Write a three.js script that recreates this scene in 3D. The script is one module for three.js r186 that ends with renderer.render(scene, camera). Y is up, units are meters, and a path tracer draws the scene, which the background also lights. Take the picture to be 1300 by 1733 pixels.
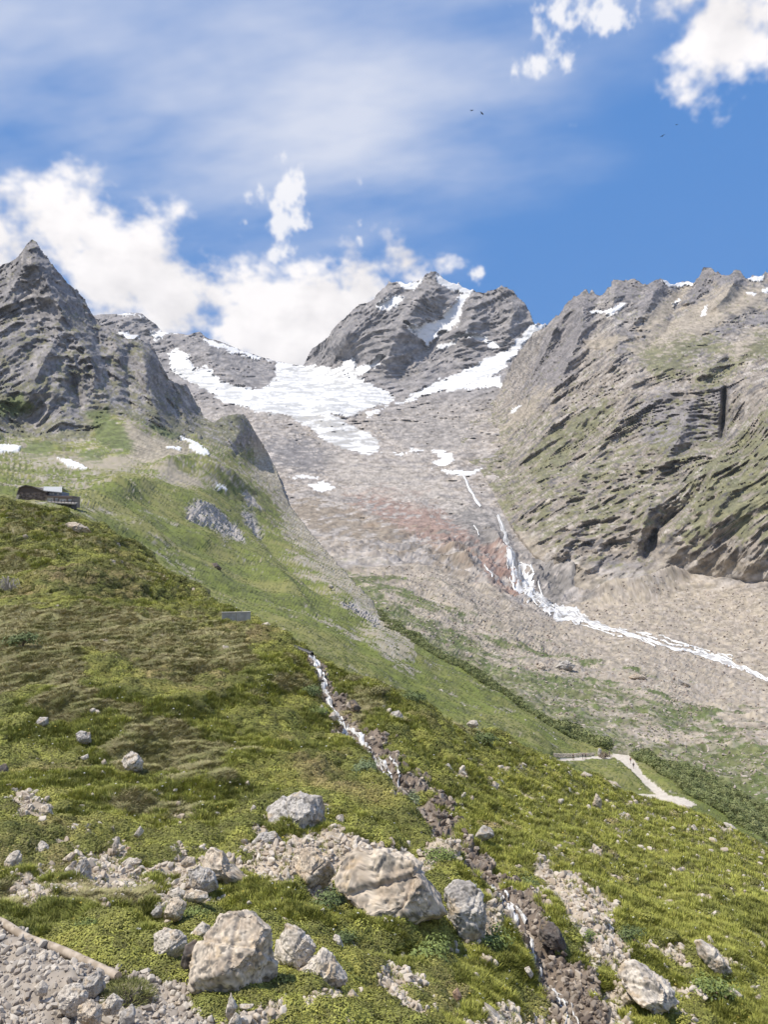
import * as THREE from 'three';
import { mergeGeometries, mergeVertices } from 'three/addons/utils/BufferGeometryUtils.js';
import { MarchingCubes } from 'three/addons/objects/MarchingCubes.js';

// ---------------------------------------------------------------- camera, sky, sun, exposure
const scene = new THREE.Scene();
const F = 1334.3, CU = 650, CV = 866.5, PITCH = Math.atan((940 - 866.5) / F);
const camera = new THREE.PerspectiveCamera(66, 1300 / 1733, 0.3, 20000);
camera.position.set(0, 0, 0);
camera.rotation.set(PITCH, 0, 0);
scene.add(camera);
const renderer = new THREE.WebGLRenderer({ antialias: true });
renderer.toneMapping = THREE.LinearToneMapping;
renderer.toneMappingExposure = 1.06;
renderer.shadowMap.enabled = true;

const SUN_DIR = new THREE.Vector3(-0.62, 1.25, 0.12).normalize();
const sun = new THREE.DirectionalLight(new THREE.Color(1.0, 0.93, 0.82), 5.0);
sun.position.copy(SUN_DIR).multiplyScalar(3000);
sun.castShadow = true;
sun.shadow.mapSize.set(4096, 4096);
Object.assign(sun.shadow.camera, { left: -3000, right: 3000, top: 3000, bottom: -3000, near: 10, far: 9000 });
sun.shadow.radius = 1.5;
scene.add(sun, sun.target);

scene.fog = new THREE.FogExp2(new THREE.Color(0.80, 0.86, 0.95), 0.00002);

// ---------------------------------------------------------------- small tools
function rng(seed) { let a = seed >>> 0; return () => { a = (a + 0x6d2b79f5) | 0; let t = Math.imul(a ^ (a >>> 15), 1 | a); t = (t + Math.imul(t ^ (t >>> 7), 61 | t)) ^ t; return ((t ^ (t >>> 14)) >>> 0) / 4294967296; }; }
const clamp = (x, a = 0, b = 1) => (x < a ? a : x > b ? b : x), lerp = (a, b, t) => a + (b - a) * t;
const step = (a, b, x) => { const t = clamp((x - a) / (b - a)); return t * t * (3 - 2 * t); };
const PERM = new Uint8Array(512); { const r = rng(7), p = [...Array(256).keys()]; for (let i = 255; i > 0; i--) { const j = Math.floor(r() * (i + 1)); [p[i], p[j]] = [p[j], p[i]]; } for (let i = 0; i < 512; i++) PERM[i] = p[i & 255]; }
const grad = (h, x, y, z) => { h &= 15; const u = h < 8 ? x : y, v = h < 4 ? y : h === 12 || h === 14 ? x : z; return ((h & 1) ? -u : u) + ((h & 2) ? -v : v); };
function noise(x, y, z) {
  const fx = Math.floor(x), fy = Math.floor(y), fz = Math.floor(z), X = fx & 255, Y = fy & 255, Z = fz & 255;
  x -= fx; y -= fy; z -= fz;
  const u = x * x * x * (x * (x * 6 - 15) + 10), v = y * y * y * (y * (y * 6 - 15) + 10), w = z * z * z * (z * (z * 6 - 15) + 10);
  const A = PERM[X] + Y, AA = PERM[A] + Z, AB = PERM[A + 1] + Z, B = PERM[X + 1] + Y, BA = PERM[B] + Z, BB = PERM[B + 1] + Z;
  const l = (a, b, t) => a + t * (b - a);
  return l(l(l(grad(PERM[AA], x, y, z), grad(PERM[BA], x - 1, y, z), u), l(grad(PERM[AB], x, y - 1, z), grad(PERM[BB], x - 1, y - 1, z), u), v),
    l(l(grad(PERM[AA + 1], x, y, z - 1), grad(PERM[BA + 1], x - 1, y, z - 1), u), l(grad(PERM[AB + 1], x, y - 1, z - 1), grad(PERM[BB + 1], x - 1, y - 1, z - 1), u), v), w);
}
function fbm(x, y, z, n, gain = 0.5) { let s = 0, a = 1; for (let i = 0; i < n; i++) { s += a * noise(x, y, z); a *= gain; x = x * 2.03 + 11.3; y = y * 2.03 + 5.7; z = z * 2.03 + 3.1; } return s; }
function ridged(x, y, z, n, gain = 0.5) { let s = 0, a = 1, p = 1; for (let i = 0; i < n; i++) { let v = 1 - Math.abs(noise(x, y, z)) * 1.6; v *= v; s += a * v * p; p = clamp(v * 1.3); a *= gain; x = x * 2.07 + 7.7; y = y * 2.07 + 1.9; z = z * 2.07 + 9.2; } return s; }

// broken faces: the nearest of scattered points decides which tilted plane a spot lies on; facet.tone is that face's own shade of mineral
const TILT = Array.from({ length: 256 }, (_, i) => { const r = rng(i * 31 + 5), v = new THREE.Vector3(r() * 2 - 1, r() * 2 - 1, r() * 2 - 1); return [v.x, v.y, v.z, r(), r(), r(), r()]; });
facet.soft = 0.14;
function facet(x, y, z) {
  const fx = Math.floor(x), fy = Math.floor(y), fz = Math.floor(z); let d1 = 9, d2 = 9, v1 = 0, v2 = 0, t1 = 0.5;
  for (let i = -1; i < 2; i++) for (let j = -1; j < 2; j++) for (let k = -1; k < 2; k++) {
    const t = TILT[PERM[PERM[PERM[(fx + i) & 255] + ((fy + j) & 255)] + ((fz + k) & 255)]], dx = x - fx - i - t[3], dy = y - fy - j - t[4], dz = z - fz - k - t[5], d = dx * dx + dy * dy + dz * dz;
    if (d < d2) { const v = t[0] * dx + t[1] * dy + t[2] * dz + 0.3 * (t[6] - 0.5); if (d < d1) { d2 = d1; v2 = v1; d1 = d; v1 = v; t1 = t[6]; } else { d2 = d; v2 = v; } }
  }
  facet.tone = t1; return lerp((v1 + v2) / 2, v1, step(0, facet.soft, Math.sqrt(d2) - Math.sqrt(d1)));
}

// directions as they were measured from the viewpoint: u to the right, v downwards (the same units both ways)
function ray(u, v, out = new THREE.Vector3()) { const x = (u - CU) / F, y = (CV - v) / F, c = Math.cos(PITCH), s = Math.sin(PITCH); return out.set(x, y * c + s, y * s - c); }
const at = (u, v, depth) => ray(u, v).multiplyScalar(depth);
const curve = (pts) => (x) => { if (x <= pts[0][0]) return pts[0][1]; for (let i = 1; i < pts.length; i++) if (x <= pts[i][0]) return lerp(pts[i - 1][1], pts[i][1], (x - pts[i - 1][0]) / (pts[i][0] - pts[i - 1][0])); return pts[pts.length - 1][1]; };
function lineDistance(pts, x, y) { let best = 1e9, where = 0; for (let i = 1; i < pts.length; i++) { const ax = pts[i - 1][0], ay = pts[i - 1][1], dx = pts[i][0] - ax, dy = pts[i][1] - ay, t = clamp(((x - ax) * dx + (y - ay) * dy) / (dx * dx + dy * dy)), d = Math.hypot(x - ax - dx * t, y - ay - dy * t); if (d < best) { best = d; where = (i - 1 + t) / (pts.length - 1); } } lineDistance.where = where; return best; }
function region(pts) { // signed distance to an outline, negative inside
  const closed = [...pts, pts[0]], xs = pts.map((p) => p[0]), ys = pts.map((p) => p[1]), x0 = Math.min(...xs), x1 = Math.max(...xs), y0 = Math.min(...ys), y1 = Math.max(...ys);
  return (x, y, reach = 40) => {
    if (x < x0 - reach || x > x1 + reach || y < y0 - reach || y > y1 + reach) return reach;
    let inside = false;
    for (let i = 0, j = pts.length - 1; i < pts.length; j = i++) if ((pts[i][1] > y) !== (pts[j][1] > y) && x < ((pts[j][0] - pts[i][0]) * (y - pts[i][1])) / (pts[j][1] - pts[i][1]) + pts[i][0]) inside = !inside;
    const d = lineDistance(closed, x, y); return inside ? -d : d;
  };
}
function surfaceFit(ctl, smooth = 0.0) { // thin-plate fit of log depth
  const n = ctl.length, N = n + 3, K = 0.01, M = Array.from({ length: N }, () => new Float64Array(N + 1)), U = (r2) => (r2 < 1e-9 ? 0 : 0.5 * r2 * Math.log(r2));
  for (let i = 0; i < n; i++) { for (let j = 0; j < n; j++) M[i][j] = U(((ctl[i][0] - ctl[j][0]) * K) ** 2 + ((ctl[i][1] - ctl[j][1]) * K) ** 2); M[i][i] += smooth; M[i][n] = M[n][i] = 1; M[i][n + 1] = M[n + 1][i] = ctl[i][0] * K; M[i][n + 2] = M[n + 2][i] = ctl[i][1] * K; M[i][N] = Math.log(ctl[i][2]); }
  for (let c = 0; c < N; c++) { let p = c; for (let r = c + 1; r < N; r++) if (Math.abs(M[r][c]) > Math.abs(M[p][c])) p = r; [M[c], M[p]] = [M[p], M[c]]; for (let r = 0; r < N; r++) if (r !== c) { const f = M[r][c] / M[c][c]; if (f) for (let k = c; k <= N; k++) M[r][k] -= f * M[c][k]; } }
  const w = M.map((row, i) => row[N] / row[i]);
  return (u, v) => { let s = w[n] + w[n + 1] * u * K + w[n + 2] * v * K; for (let i = 0; i < n; i++) s += w[i] * U(((u - ctl[i][0]) * K) ** 2 + ((v - ctl[i][1]) * K) ** 2); return Math.exp(s); };
}
const taken = {};
function numbered(name) { const k = (taken[name] = (taken[name] ?? -1) + 1); return k ? name + '_' + String(k).padStart(3, '0') : name; }
function tag(o, label, category, group, kind) { o.userData.label = label; if (category) o.userData.category = category; if (group) o.userData.group = group; if (kind) o.userData.kind = kind; return o; }
function add(o, parent = scene) { o.traverse?.((m) => { if (m.isMesh) { m.castShadow = true; m.receiveShadow = true; } }); parent.add(o); return o; }
function mesh(name, geometry, material, parent) { const m = new THREE.Mesh(geometry, material); m.name = parent ? name : numbered(name); return add(m, parent ?? scene); }
function group(name, p, turn = 0) { const g = new THREE.Group(); g.name = numbered(name); g.position.copy(p); g.rotation.y = turn; scene.add(g); return g; }
const C3 = (r, g, b) => [r, g, b];
const mix3 = (a, b, t) => [lerp(a[0], b[0], t), lerp(a[1], b[1], t), lerp(a[2], b[2], t)];
const plain = (r, g, b, roughness = 0.9, more = {}) => new THREE.MeshStandardMaterial({ color: new THREE.Color().setRGB(r, g, b), roughness, ...more });
const groundMaterial = new THREE.MeshStandardMaterial({ vertexColors: true, roughness: 0.95 });
const snowMaterial = new THREE.MeshStandardMaterial({ vertexColors: true, roughness: 0.7 });
const waterMaterial = new THREE.MeshPhysicalMaterial({ vertexColors: true, roughness: 0.35, side: THREE.DoubleSide });
const twoSided = (m) => { m.side = THREE.DoubleSide; return m; };
console.log('start');
// ---------------------------------------------------------------- the sky: air, a high veil, heaped clouds
{
  const W = 4096, H = 2048, data = new Float32Array(W * H * 4);
  const deg = 180 / Math.PI;
  const heading = (u, v) => { const d = ray(u, v).normalize(); return [Math.atan2(d.x, -d.z) * deg, Math.asin(d.y) * deg]; };
  const blob = (u, v, ru, rv, k = 1) => { const [a, e] = heading(u, v); return [a, e, (ru / F) * deg * Math.cos((e) / deg) ** 0, (rv / F) * deg, k]; };
  // heaped clouds: bearing, elevation, half width, half height
  const heaps = [blob(-150, 440, 260, 150), blob(40, 440, 190, 130), blob(185, 485, 150, 125), blob(300, 520, 150, 120), blob(410, 560, 120, 110), blob(365, 505, 120, 95), blob(250, 470, 130, 100), blob(480, 600, 120, 70), blob(560, 535, 100, 80), blob(620, 490, 72, 85), blob(690, 446, 85, 52), blob(750, 440, 50, 34, 0.95),
    blob(-420, 480, 240, 160), blob(1235, 50, 125, 75, 1), blob(1140, 10, 100, 60, 0.8), blob(1420, 20, 160, 90, 0.9)];
  const wisps = [blob(965, 50, 75, 80, 0.9), blob(1020, 30, 60, 50, 0.8), blob(480, 268, 34, 42, 0.9), blob(488, 318, 26, 46, 0.95), blob(474, 372, 50, 46, 0.95), blob(608, 335, 14, 42, 0.85), blob(811, 466, 18, 16, 0.9), blob(460, 430, 40, 22, 0.7), blob(412, 375, 14, 14, 0.7), blob(608, 402, 10, 12, 0.7)];
  const veils = [blob(150, 40, 420, 260, 1.25), blob(480, 130, 420, 210, 1.35), blob(720, 120, 300, 210, 1.2), blob(880, 140, 200, 170, 0.9), blob(330, 300, 280, 90, 0.95), blob(40, 250, 240, 110, 0.85), blob(560, -120, 620, 260, 1.3), blob(-300, 150, 420, 320, 1.2), blob(1010, 60, 120, 90, 0.6)];
  const field = (list, a, e) => { let m = 0; for (const b of list) { const dx = (a - b[0]) / b[2], dy = (e - b[1]) / b[3], q = dx * dx + dy * dy; if (q < 4) { const f = b[4] * (1 - Math.sqrt(q) * 0.5); if (f > m) m = f; } } return m; };
  for (let row = 0; row < H; row++) {
    const el = ((row + 0.5) / H - 0.5) * Math.PI, y = Math.sin(el), ce = Math.cos(el), e = el * deg;
    for (let col = 0; col < W; col++) {
      const k = (row * W + col) * 4; data[k + 3] = 1;
      const hi = clamp(e / 60), lo = clamp(1 - e / 16);
      let r = lerp(0.098, 0.07, hi) + lo * 0.14, g = lerp(0.285, 0.21, hi) + lo * 0.15, b = lerp(0.66, 0.56, hi) + lo * 0.08;
      if (e < 0) { r = 0.26; g = 0.25; b = 0.23; }
      if (e >= 0) {
        const th = ((col + 0.5) / W - 0.5) * 2 * Math.PI, x = Math.cos(th) * ce, z = Math.sin(th) * ce, a = Math.atan2(x, -z) * deg;
        const away = step(38, 62, Math.abs(a)), near = Math.abs(a) < 48 && e < 62;
        // high veil, drawn out along one wind
        const px = x / (y + 0.25), pz = z / (y + 0.25);
        let veil = near ? field(veils, a, e) : 0;
        if (away > 0 || e > 44) { const gen = clamp(0.62 + 1.1 * fbm(px * 0.9 + 4, pz * 0.9, 2.2, 3)); veil = lerp(veil, gen, Math.max(away, step(44, 56, e))); }
        if (veil > 0.02) {
          const s = fbm(px * 2.2 + pz * 1.2, pz * 5.0 - px * 1.3, 1.7, near ? 5 : 3, 0.55), soft = fbm(px * 1.6, pz * 1.6, 7.7, 3);
          const al = clamp(step(0.25, 1.1, veil + 0.32 * soft + 0.16 * s)) * clamp(0.42 + 0.18 * soft + 0.42 * s, 0.03, 0.85);
          r = lerp(r, 0.74, al); g = lerp(g, 0.77, al); b = lerp(b, 0.87, al);
        }
        // heaped clouds
        let h = near ? field(heaps, a, e) : 0, w = near ? field(wisps, a, e) : 0;
        if (away > 0) { const gen = clamp((0.75 + 1.5 * fbm(a * 0.05 + 31, e * 0.09, 3.1, 2)) * (1 - Math.abs(e - 15) / 17)); h = Math.max(h * (1 - away), gen * away * 0.95); }
        if (h > 0.2) {
          const f = near ? fbm(x * 9, y * 12, z * 9, 7, 0.56) : fbm(x * 9, y * 12, z * 9, 4, 0.55);
          const d = h - 0.53 + 0.36 * f, al = step(-0.06, 0.24, d + 0.07 * (near ? fbm(x * 60, y * 70, z * 60, 3, 0.6) : 0));
          if (al > 0) {
            const up = fbm(x * 9 - 0.16, y * 12 + 0.3, z * 9, near ? 6 : 2, 0.55), lit = clamp(0.74 + 0.6 * (f - up) + 0.12 * f - 0.30 * step(0.12, 0.6, d) * clamp(0.5 - up), 0, 1);
            const cr = lerp(0.74, 1.04, lit), cg = lerp(0.715, 1.0, lit), cb = lerp(0.72, 0.985, lit);
            r = lerp(r, cr, al * 0.97); g = lerp(g, cg, al * 0.97); b = lerp(b, cb, al * 0.97);
          }
        }
        if (w > 0.2) { const f = fbm(x * 26, y * 20, z * 26, 6, 0.6), al = step(0.06, 0.42, w - 0.5 + 0.55 * f) * 0.9; r = lerp(r, 0.95, al); g = lerp(g, 0.94, al); b = lerp(b, 0.96, al); }
      }
      data[k] = r; data[k + 1] = g; data[k + 2] = b;
    }
  }
  const t = new THREE.DataTexture(data, W, H, THREE.RGBAFormat, THREE.FloatType);
  t.mapping = THREE.EquirectangularReflectionMapping; t.magFilter = t.minFilter = THREE.LinearFilter; t.colorSpace = THREE.LinearSRGBColorSpace; t.needsUpdate = true;
  scene.background = t; scene.environment = t;
}
console.log('sky');
// where other rock shows in the basin (outlines measured on the mountain)
const greenLine = curve([[560, 930], [650, 985], [750, 1030], [850, 1085], [950, 1130], [1050, 1165], [1150, 1195], [1300, 1240], [1450, 1270]]);
const paintA = [
  [region([[590, 850], [650, 835], [740, 860], [800, 885], [860, 920], [900, 975], [880, 995], [820, 975], [780, 940], [720, 930], [660, 885]]), C3(0.265, 0.178, 0.145), 0.85],
  [region([[800, 985], [850, 970], [890, 985], [880, 1005], [820, 1000]]), C3(0.26, 0.165, 0.13), 0.75],
  [region([[470, 850], [560, 850], [680, 900], [800, 960], [780, 985], [700, 940], [600, 905], [520, 880]]), C3(0.225, 0.185, 0.14), 0.8],
  [region([[540, 960], [620, 950], [720, 985], [830, 1060], [800, 1065], [700, 1010], [600, 985]]), C3(0.36, 0.325, 0.28), 0.7],
  [region([[770, 870], [840, 860], [900, 880], [990, 890], [1000, 980], [900, 960], [820, 930]]), C3(0.27, 0.25, 0.235), 0.7],
  [region([[432, 750], [500, 745], [560, 765], [545, 795], [480, 790]]), C3(0.155, 0.148, 0.15), 0.8],
  [region([[760, 860], [820, 870], [845, 925], [800, 930], [765, 900]]), C3(0.19, 0.178, 0.165), 0.8],
  [region([[870, 915], [900, 940], [960, 975], [990, 1010], [960, 1030], [915, 985]]), C3(0.165, 0.155, 0.145), 0.75],
  [region([[640, 720], [740, 700], [800, 720], [760, 770], [690, 760]]), C3(0.23, 0.215, 0.205), 0.6],
  [region([[560, 780], [700, 800], [780, 850], [700, 850], [600, 820]]), C3(0.36, 0.325, 0.285), 0.6],
];
// ---------------------------------------------------------------- terrain sheets: each one a surveyed slope with crest, back and foot
// top / foot: crest and foot lines; depth(u, v): metres ahead; relief(p, u, v): metres along the slope's normal, or out of the wall towards the valley where outward(u, v) is 1; paint(p, n, u, v): colour; owner(p, u, v): which object a spot belongs to
function sheet({ u0, u1, du, v0, v1, dv, top, foot, depth, relief, paint, owner, backDrop = 0.5, outward = () => 0 }) {
  const nu = Math.round((u1 - u0) / du) + 1, nv = Math.round((v1 - v0) / dv) + 1, nb = 6, P = new Float32Array(nu * nv * 3), UV = new Float32Array(nu * nv * 2), ok = new Uint8Array(nu * nv), q = new THREE.Vector3();
  for (let i = 0; i < nu; i++) {
    const u = u0 + i * du, vt = top(u), vf = Math.max(foot(u), vt + 3 * dv), jt = clamp(Math.floor((vt - v0) / dv), 0, nv - 3), jf = Math.min(nv - 1, Math.ceil((vf - v0) / dv));
    for (let j = Math.max(0, jt - nb); j <= jf; j++) {
      const k = i * nv + j, v = j <= jt ? vt : v0 + j * dv;
      ray(u, v, q); q.multiplyScalar(depth(u, v));
      if (j < jt) { const b = (jt - j) ** 1.5, s = q.length() * 0.008 * b; q.x *= 1 + 0.008 * b; q.z *= 1 + 0.008 * b; q.y -= s * backDrop; }
      q.toArray(P, k * 3); UV[k * 2] = u; UV[k * 2 + 1] = v; ok[k] = 1;
    }
  }
  const N = new Float32Array(P.length), a = new THREE.Vector3(), b = new THREE.Vector3();
  const normals = () => {
    for (let i = 0; i < nu; i++) for (let j = 0; j < nv; j++) {
      const k = i * nv + j; if (!ok[k]) continue;
      const A = i > 0 && ok[k - nv] ? k - nv : k, B = i < nu - 1 && ok[k + nv] ? k + nv : k, Cc = j > 0 && ok[k - 1] ? k - 1 : k, E = j < nv - 1 && ok[k + 1] ? k + 1 : k;
      a.set(P[B * 3] - P[A * 3], P[B * 3 + 1] - P[A * 3 + 1], P[B * 3 + 2] - P[A * 3 + 2]); b.set(P[Cc * 3] - P[E * 3], P[Cc * 3 + 1] - P[E * 3 + 1], P[Cc * 3 + 2] - P[E * 3 + 2]); a.cross(b).normalize(); a.toArray(N, k * 3);
    }
  };
  normals();
  const p = new THREE.Vector3(), n = new THREE.Vector3(), Q = new Float32Array(P);
  for (let k = 0; k < nu * nv; k++) if (ok[k]) { p.fromArray(P, k * 3); n.fromArray(N, k * 3); const h = relief(p, UV[k * 2], UV[k * 2 + 1], n), w = outward(UV[k * 2], UV[k * 2 + 1], p); q.copy(p).normalize(); p.addScaledVector(n, h * (1 - w)).addScaledVector(q, -h * w); p.toArray(Q, k * 3); }
  P.set(Q); normals();
  const col = new Float32Array(P.length);
  for (let k = 0; k < nu * nv; k++) if (ok[k]) { p.fromArray(P, k * 3); n.fromArray(N, k * 3); const c = paint(p, n, UV[k * 2], UV[k * 2 + 1]); col[k * 3] = c[0]; col[k * 3 + 1] = c[1]; col[k * 3 + 2] = c[2]; }
  const lists = {};
  for (let i = 0; i < nu - 1; i++) for (let j = 0; j < nv - 1; j++) {
    const k = i * nv + j; if (!(ok[k] && ok[k + 1] && ok[k + nv] && ok[k + nv + 1])) continue;
    const o = owner(p.fromArray(P, k * 3), UV[k * 2], UV[k * 2 + 1]);
    if ((i * 7 + j * 13 + ((i * j) >> 2)) & 1) (lists[o] ??= []).push(k, k + 1, k + nv, k + 1, k + nv + 1, k + nv); else (lists[o] ??= []).push(k, k + 1, k + nv + 1, k, k + nv + 1, k + nv);
  }
  return { nu, nv, u0, du, v0, dv, top, foot, P, N, ok, col, lists };
}
function sheetObject(S, key, name, material) {
  const idx = S.lists[key]; if (!idx) { console.log('empty', key); return null; }
  const map = new Map(), pos = [], nor = [], col = [], out = new Uint32Array(idx.length);
  for (let k = 0; k < idx.length; k++) { const v = idx[k]; let m = map.get(v); if (m === undefined) { m = map.size; map.set(v, m); for (let c = 0; c < 3; c++) { pos.push(S.P[v * 3 + c]); nor.push(S.N[v * 3 + c]); col.push(S.col[v * 3 + c]); } } out[k] = m; }
  const g = new THREE.BufferGeometry();
  g.setAttribute('position', new THREE.Float32BufferAttribute(pos, 3)); g.setAttribute('normal', new THREE.Float32BufferAttribute(nor, 3)); g.setAttribute('color', new THREE.Float32BufferAttribute(col, 3)); g.setIndex(new THREE.BufferAttribute(out, 1));
  return mesh(name, g, material);
}
// the spot of a sheet in a measured direction: its place and its normal
function spot(S, u, v) {
  const x = clamp((u - S.u0) / S.du, 0, S.nu - 1.001), i = Math.floor(x), y = clamp((Math.max(v, S.top(u) + S.dv) - S.v0) / S.dv, 0, S.nv - 1.001), j = Math.floor(y), fx = x - i, fy = y - j;
  const c = [i * S.nv + j, i * S.nv + j + 1, (i + 1) * S.nv + j, (i + 1) * S.nv + j + 1], w = [(1 - fx) * (1 - fy), (1 - fx) * fy, fx * (1 - fy), fx * fy], p = new THREE.Vector3(), n = new THREE.Vector3(); let t = 0;
  for (let k = 0; k < 4; k++) if (S.ok[c[k]]) { t += w[k]; for (let a = 0; a < 3; a++) { p.setComponent(a, p.getComponent(a) + w[k] * S.P[c[k] * 3 + a]); n.setComponent(a, n.getComponent(a) + w[k] * S.N[c[k] * 3 + a]); } }
  return { p: p.multiplyScalar(1 / (t || 1)), n: n.normalize(), ok: t > 0 };
}
const folds = (list) => (u, v) => { let s = 0; for (const [pts, h, w] of list) { const d = lineDistance(pts, u, v); if (d < w) { const t = 1 - d / w, e = Math.min(1, 4 * Math.min(lineDistance.where, 1 - lineDistance.where) + 0.25); s += h * t * t * (1.6 - 0.6 * t) * e; } } return s; };
// ---------------------------------------------------------------- rock colours
const ROCK = { grey: C3(0.235, 0.22, 0.215), dark: C3(0.15, 0.143, 0.147), pale: C3(0.40, 0.365, 0.33), brown: C3(0.315, 0.272, 0.225), talus: C3(0.325, 0.28, 0.218), red: C3(0.235, 0.145, 0.12), slab: C3(0.36, 0.325, 0.295), moss: C3(0.125, 0.130, 0.06), grass: C3(0.105, 0.135, 0.035) };
const SNOW = C3(0.72, 0.72, 0.715), ICE = C3(0.46, 0.465, 0.46);

// ---------------------------------------------------------------- glacier mountain, rock basin and valley floor (one slope from summit to river)
const topA0 = curve([[60, 545], [165, 533], [185, 531], [200, 532], [215, 529], [230, 529], [240, 531], [250, 540], [262, 548], [275, 562], [300, 563], [318, 567], [330, 563], [338, 561], [350, 572], [380, 580], [410, 593], [440, 603], [470, 612], [500, 618], [514, 618], [521, 602], [528, 588], [541, 578], [556, 568], [561, 558], [580, 540], [597, 522], [610, 516], [631, 505], [638, 494], [645, 488], [660, 477], [672, 475], [690, 479], [704, 477], [715, 472], [724, 465], [730, 460], [737, 462], [745, 468], [770, 478], [800, 490], [812, 492], [822, 494], [835, 490], [848, 486], [858, 487], [868, 493], [878, 504], [890, 514], [899, 530], [905, 547], [925, 550], [945, 590], [1000, 720], [1060, 860], [1110, 925], [1170, 930], [1300, 950], [1450, 980]]);
const crestC0 = curve([[-160, 500], [-60, 470], [0, 450], [18, 440], [30, 431], [38, 423], [46, 411], [53, 405], [61, 408], [68, 420], [75, 431], [88, 448], [110, 473], [128, 490], [139, 503], [150, 520], [160, 536], [175, 553], [190, 558], [215, 570], [235, 572], [250, 578], [262, 592], [272, 618], [285, 640], [300, 648], [318, 656], [330, 678], [345, 703], [360, 712], [372, 706], [385, 700], [400, 697], [412, 699], [422, 712], [434, 735], [452, 764], [470, 800], [488, 850], [524, 900], [560, 940], [600, 985], [650, 1043], [700, 1075], [800, 1135], [900, 1195], [960, 1235], [1010, 1262], [1040, 1275], [1075, 1279], [1120, 1300], [1200, 1345], [1300, 1400], [1450, 1480]]);
const topA = (u) => topA0(u) - clamp((u - 514) / 20, 0.25, 1) * 4 * (ridged(u / 24, 3.3, 1.5, 4, 0.6) - 0.85), crestC = (u) => crestC0(u) - (u < 440 ? clamp(Math.abs(u - 53) / 30 + 0.1) * 4 * (ridged(u / 22, 8.3, 2.5, 4, 0.6) - 0.85) : 0);
const depthA0 = surfaceFit([[60, 545, 5700], [165, 533, 5600], [230, 529, 5600], [290, 563, 5450], [345, 570, 5350], [440, 604, 5250], [515, 618, 5250], [560, 560, 5050], [660, 478, 5100], [732, 462, 5100], [800, 490, 5050], [862, 488, 4950], [905, 548, 4750], [960, 575, 4700],
  [240, 575, 5300], [330, 600, 5000], [300, 640, 4700], [400, 640, 4650], [470, 635, 4850], [440, 655, 4500], [540, 645, 4700], [500, 660, 4350], [590, 650, 4450], [400, 690, 3950], [320, 690, 4000], [600, 600, 4700], [660, 670, 4150], [720, 660, 4200], [800, 630, 4350], [850, 600, 4500], [700, 560, 4750], [800, 560, 4750], [600, 560, 4850], [740, 520, 4950],
  [450, 695, 3750], [560, 690, 3700], [640, 690, 3750], [520, 735, 3250], [600, 740, 3150], [660, 755, 2900], [430, 740, 3000], [500, 780, 2500], [640, 790, 2400], [760, 770, 2550], [700, 720, 3300], [800, 690, 3500], [870, 700, 3200], [900, 650, 3900],
  [500, 830, 1850], [700, 830, 1950], [850, 840, 1900], [560, 880, 1450], [640, 900, 1320], [750, 900, 1420], [860, 890, 1600], [905, 960, 1250], [700, 960, 1000], [800, 1000, 950], [960, 1040, 1030], [1100, 1010, 1060], [1100, 1060, 930], [1300, 1010, 950], [1200, 1110, 820], [1300, 1145, 720], [1450, 1100, 800], [600, 960, 960],
  [650, 1040, 650], [800, 1100, 640], [900, 1150, 560], [1000, 1200, 500], [1100, 1200, 515], [1300, 1250, 445], [1100, 1300, 395], [1300, 1350, 350], [1300, 1440, 300], [1450, 1300, 400], [800, 1160, 520]], 0.002);
const foldsA = folds([ // metres towards the viewer
  [[[732, 462], [715, 500], [690, 540], [668, 575], [655, 610], [650, 650]], 190, 55], [[[732, 462], [752, 500], [768, 520], [770, 545]], 90, 35], [[[660, 478], [640, 520], [600, 560], [560, 590]], 120, 40], [[[835, 490], [805, 520], [790, 560], [800, 585]], 170, 45], [[[862, 488], [870, 530], [860, 570], [840, 590]], 90, 30], [[[790, 500], [770, 540], [740, 560], [715, 590]], -110, 22],
  [[[600, 522], [590, 560], [560, 600]], 90, 30], [[[690, 600], [720, 640], [700, 665]], 80, 30], [[[760, 590], [800, 610], [760, 640]], 60, 26], [[[345, 575], [360, 610], [400, 640], [440, 645]], 110, 40], [[[275, 562], [300, 580], [320, 600]], 60, 25],
  [[[560, 600], [600, 610], [640, 640]], -60, 25], [[[450, 690], [560, 720], [640, 760]], 22, 60], [[[640, 700], [720, 690], [800, 660]], 25, 30], [[[540, 800], [640, 800], [720, 830]], 30, 40], [[[440, 780], [520, 800]], 30, 30], [[[770, 790], [830, 850], [860, 900]], -22, 30], [[[760, 860], [800, 900], [850, 930]], 30, 45],
  [[[600, 840], [700, 870], [820, 960]], 22, 45], [[[860, 880], [890, 970], [960, 1035]], -14, 22], [[[700, 960], [800, 1040], [900, 1090]], 9, 30], [[[1000, 1010], [1090, 1005], [1170, 975]], 26, 20], [[[700, 760], [760, 800]], -20, 20], [[[450, 765], [500, 760], [550, 775]], 45, 16], [[[640, 720], [690, 760], [740, 790]], 30, 18], [[[560, 790], [620, 820], [700, 850], [760, 900]], 35, 20], [[[480, 800], [560, 840], [640, 900]], -22, 16], [[[800, 740], [770, 790], [800, 850]], 40, 24], [[[700, 690], [760, 720], [800, 760]], -30, 16], [[[820, 880], [840, 930], [870, 960]], 30, 18], [[[900, 900], [940, 960], [980, 990]], 28, 22], [[[740, 920], [800, 970], [850, 1000]], 14, 18]]);
const depthA = (u, v) => depthA0(u, v);
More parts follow.
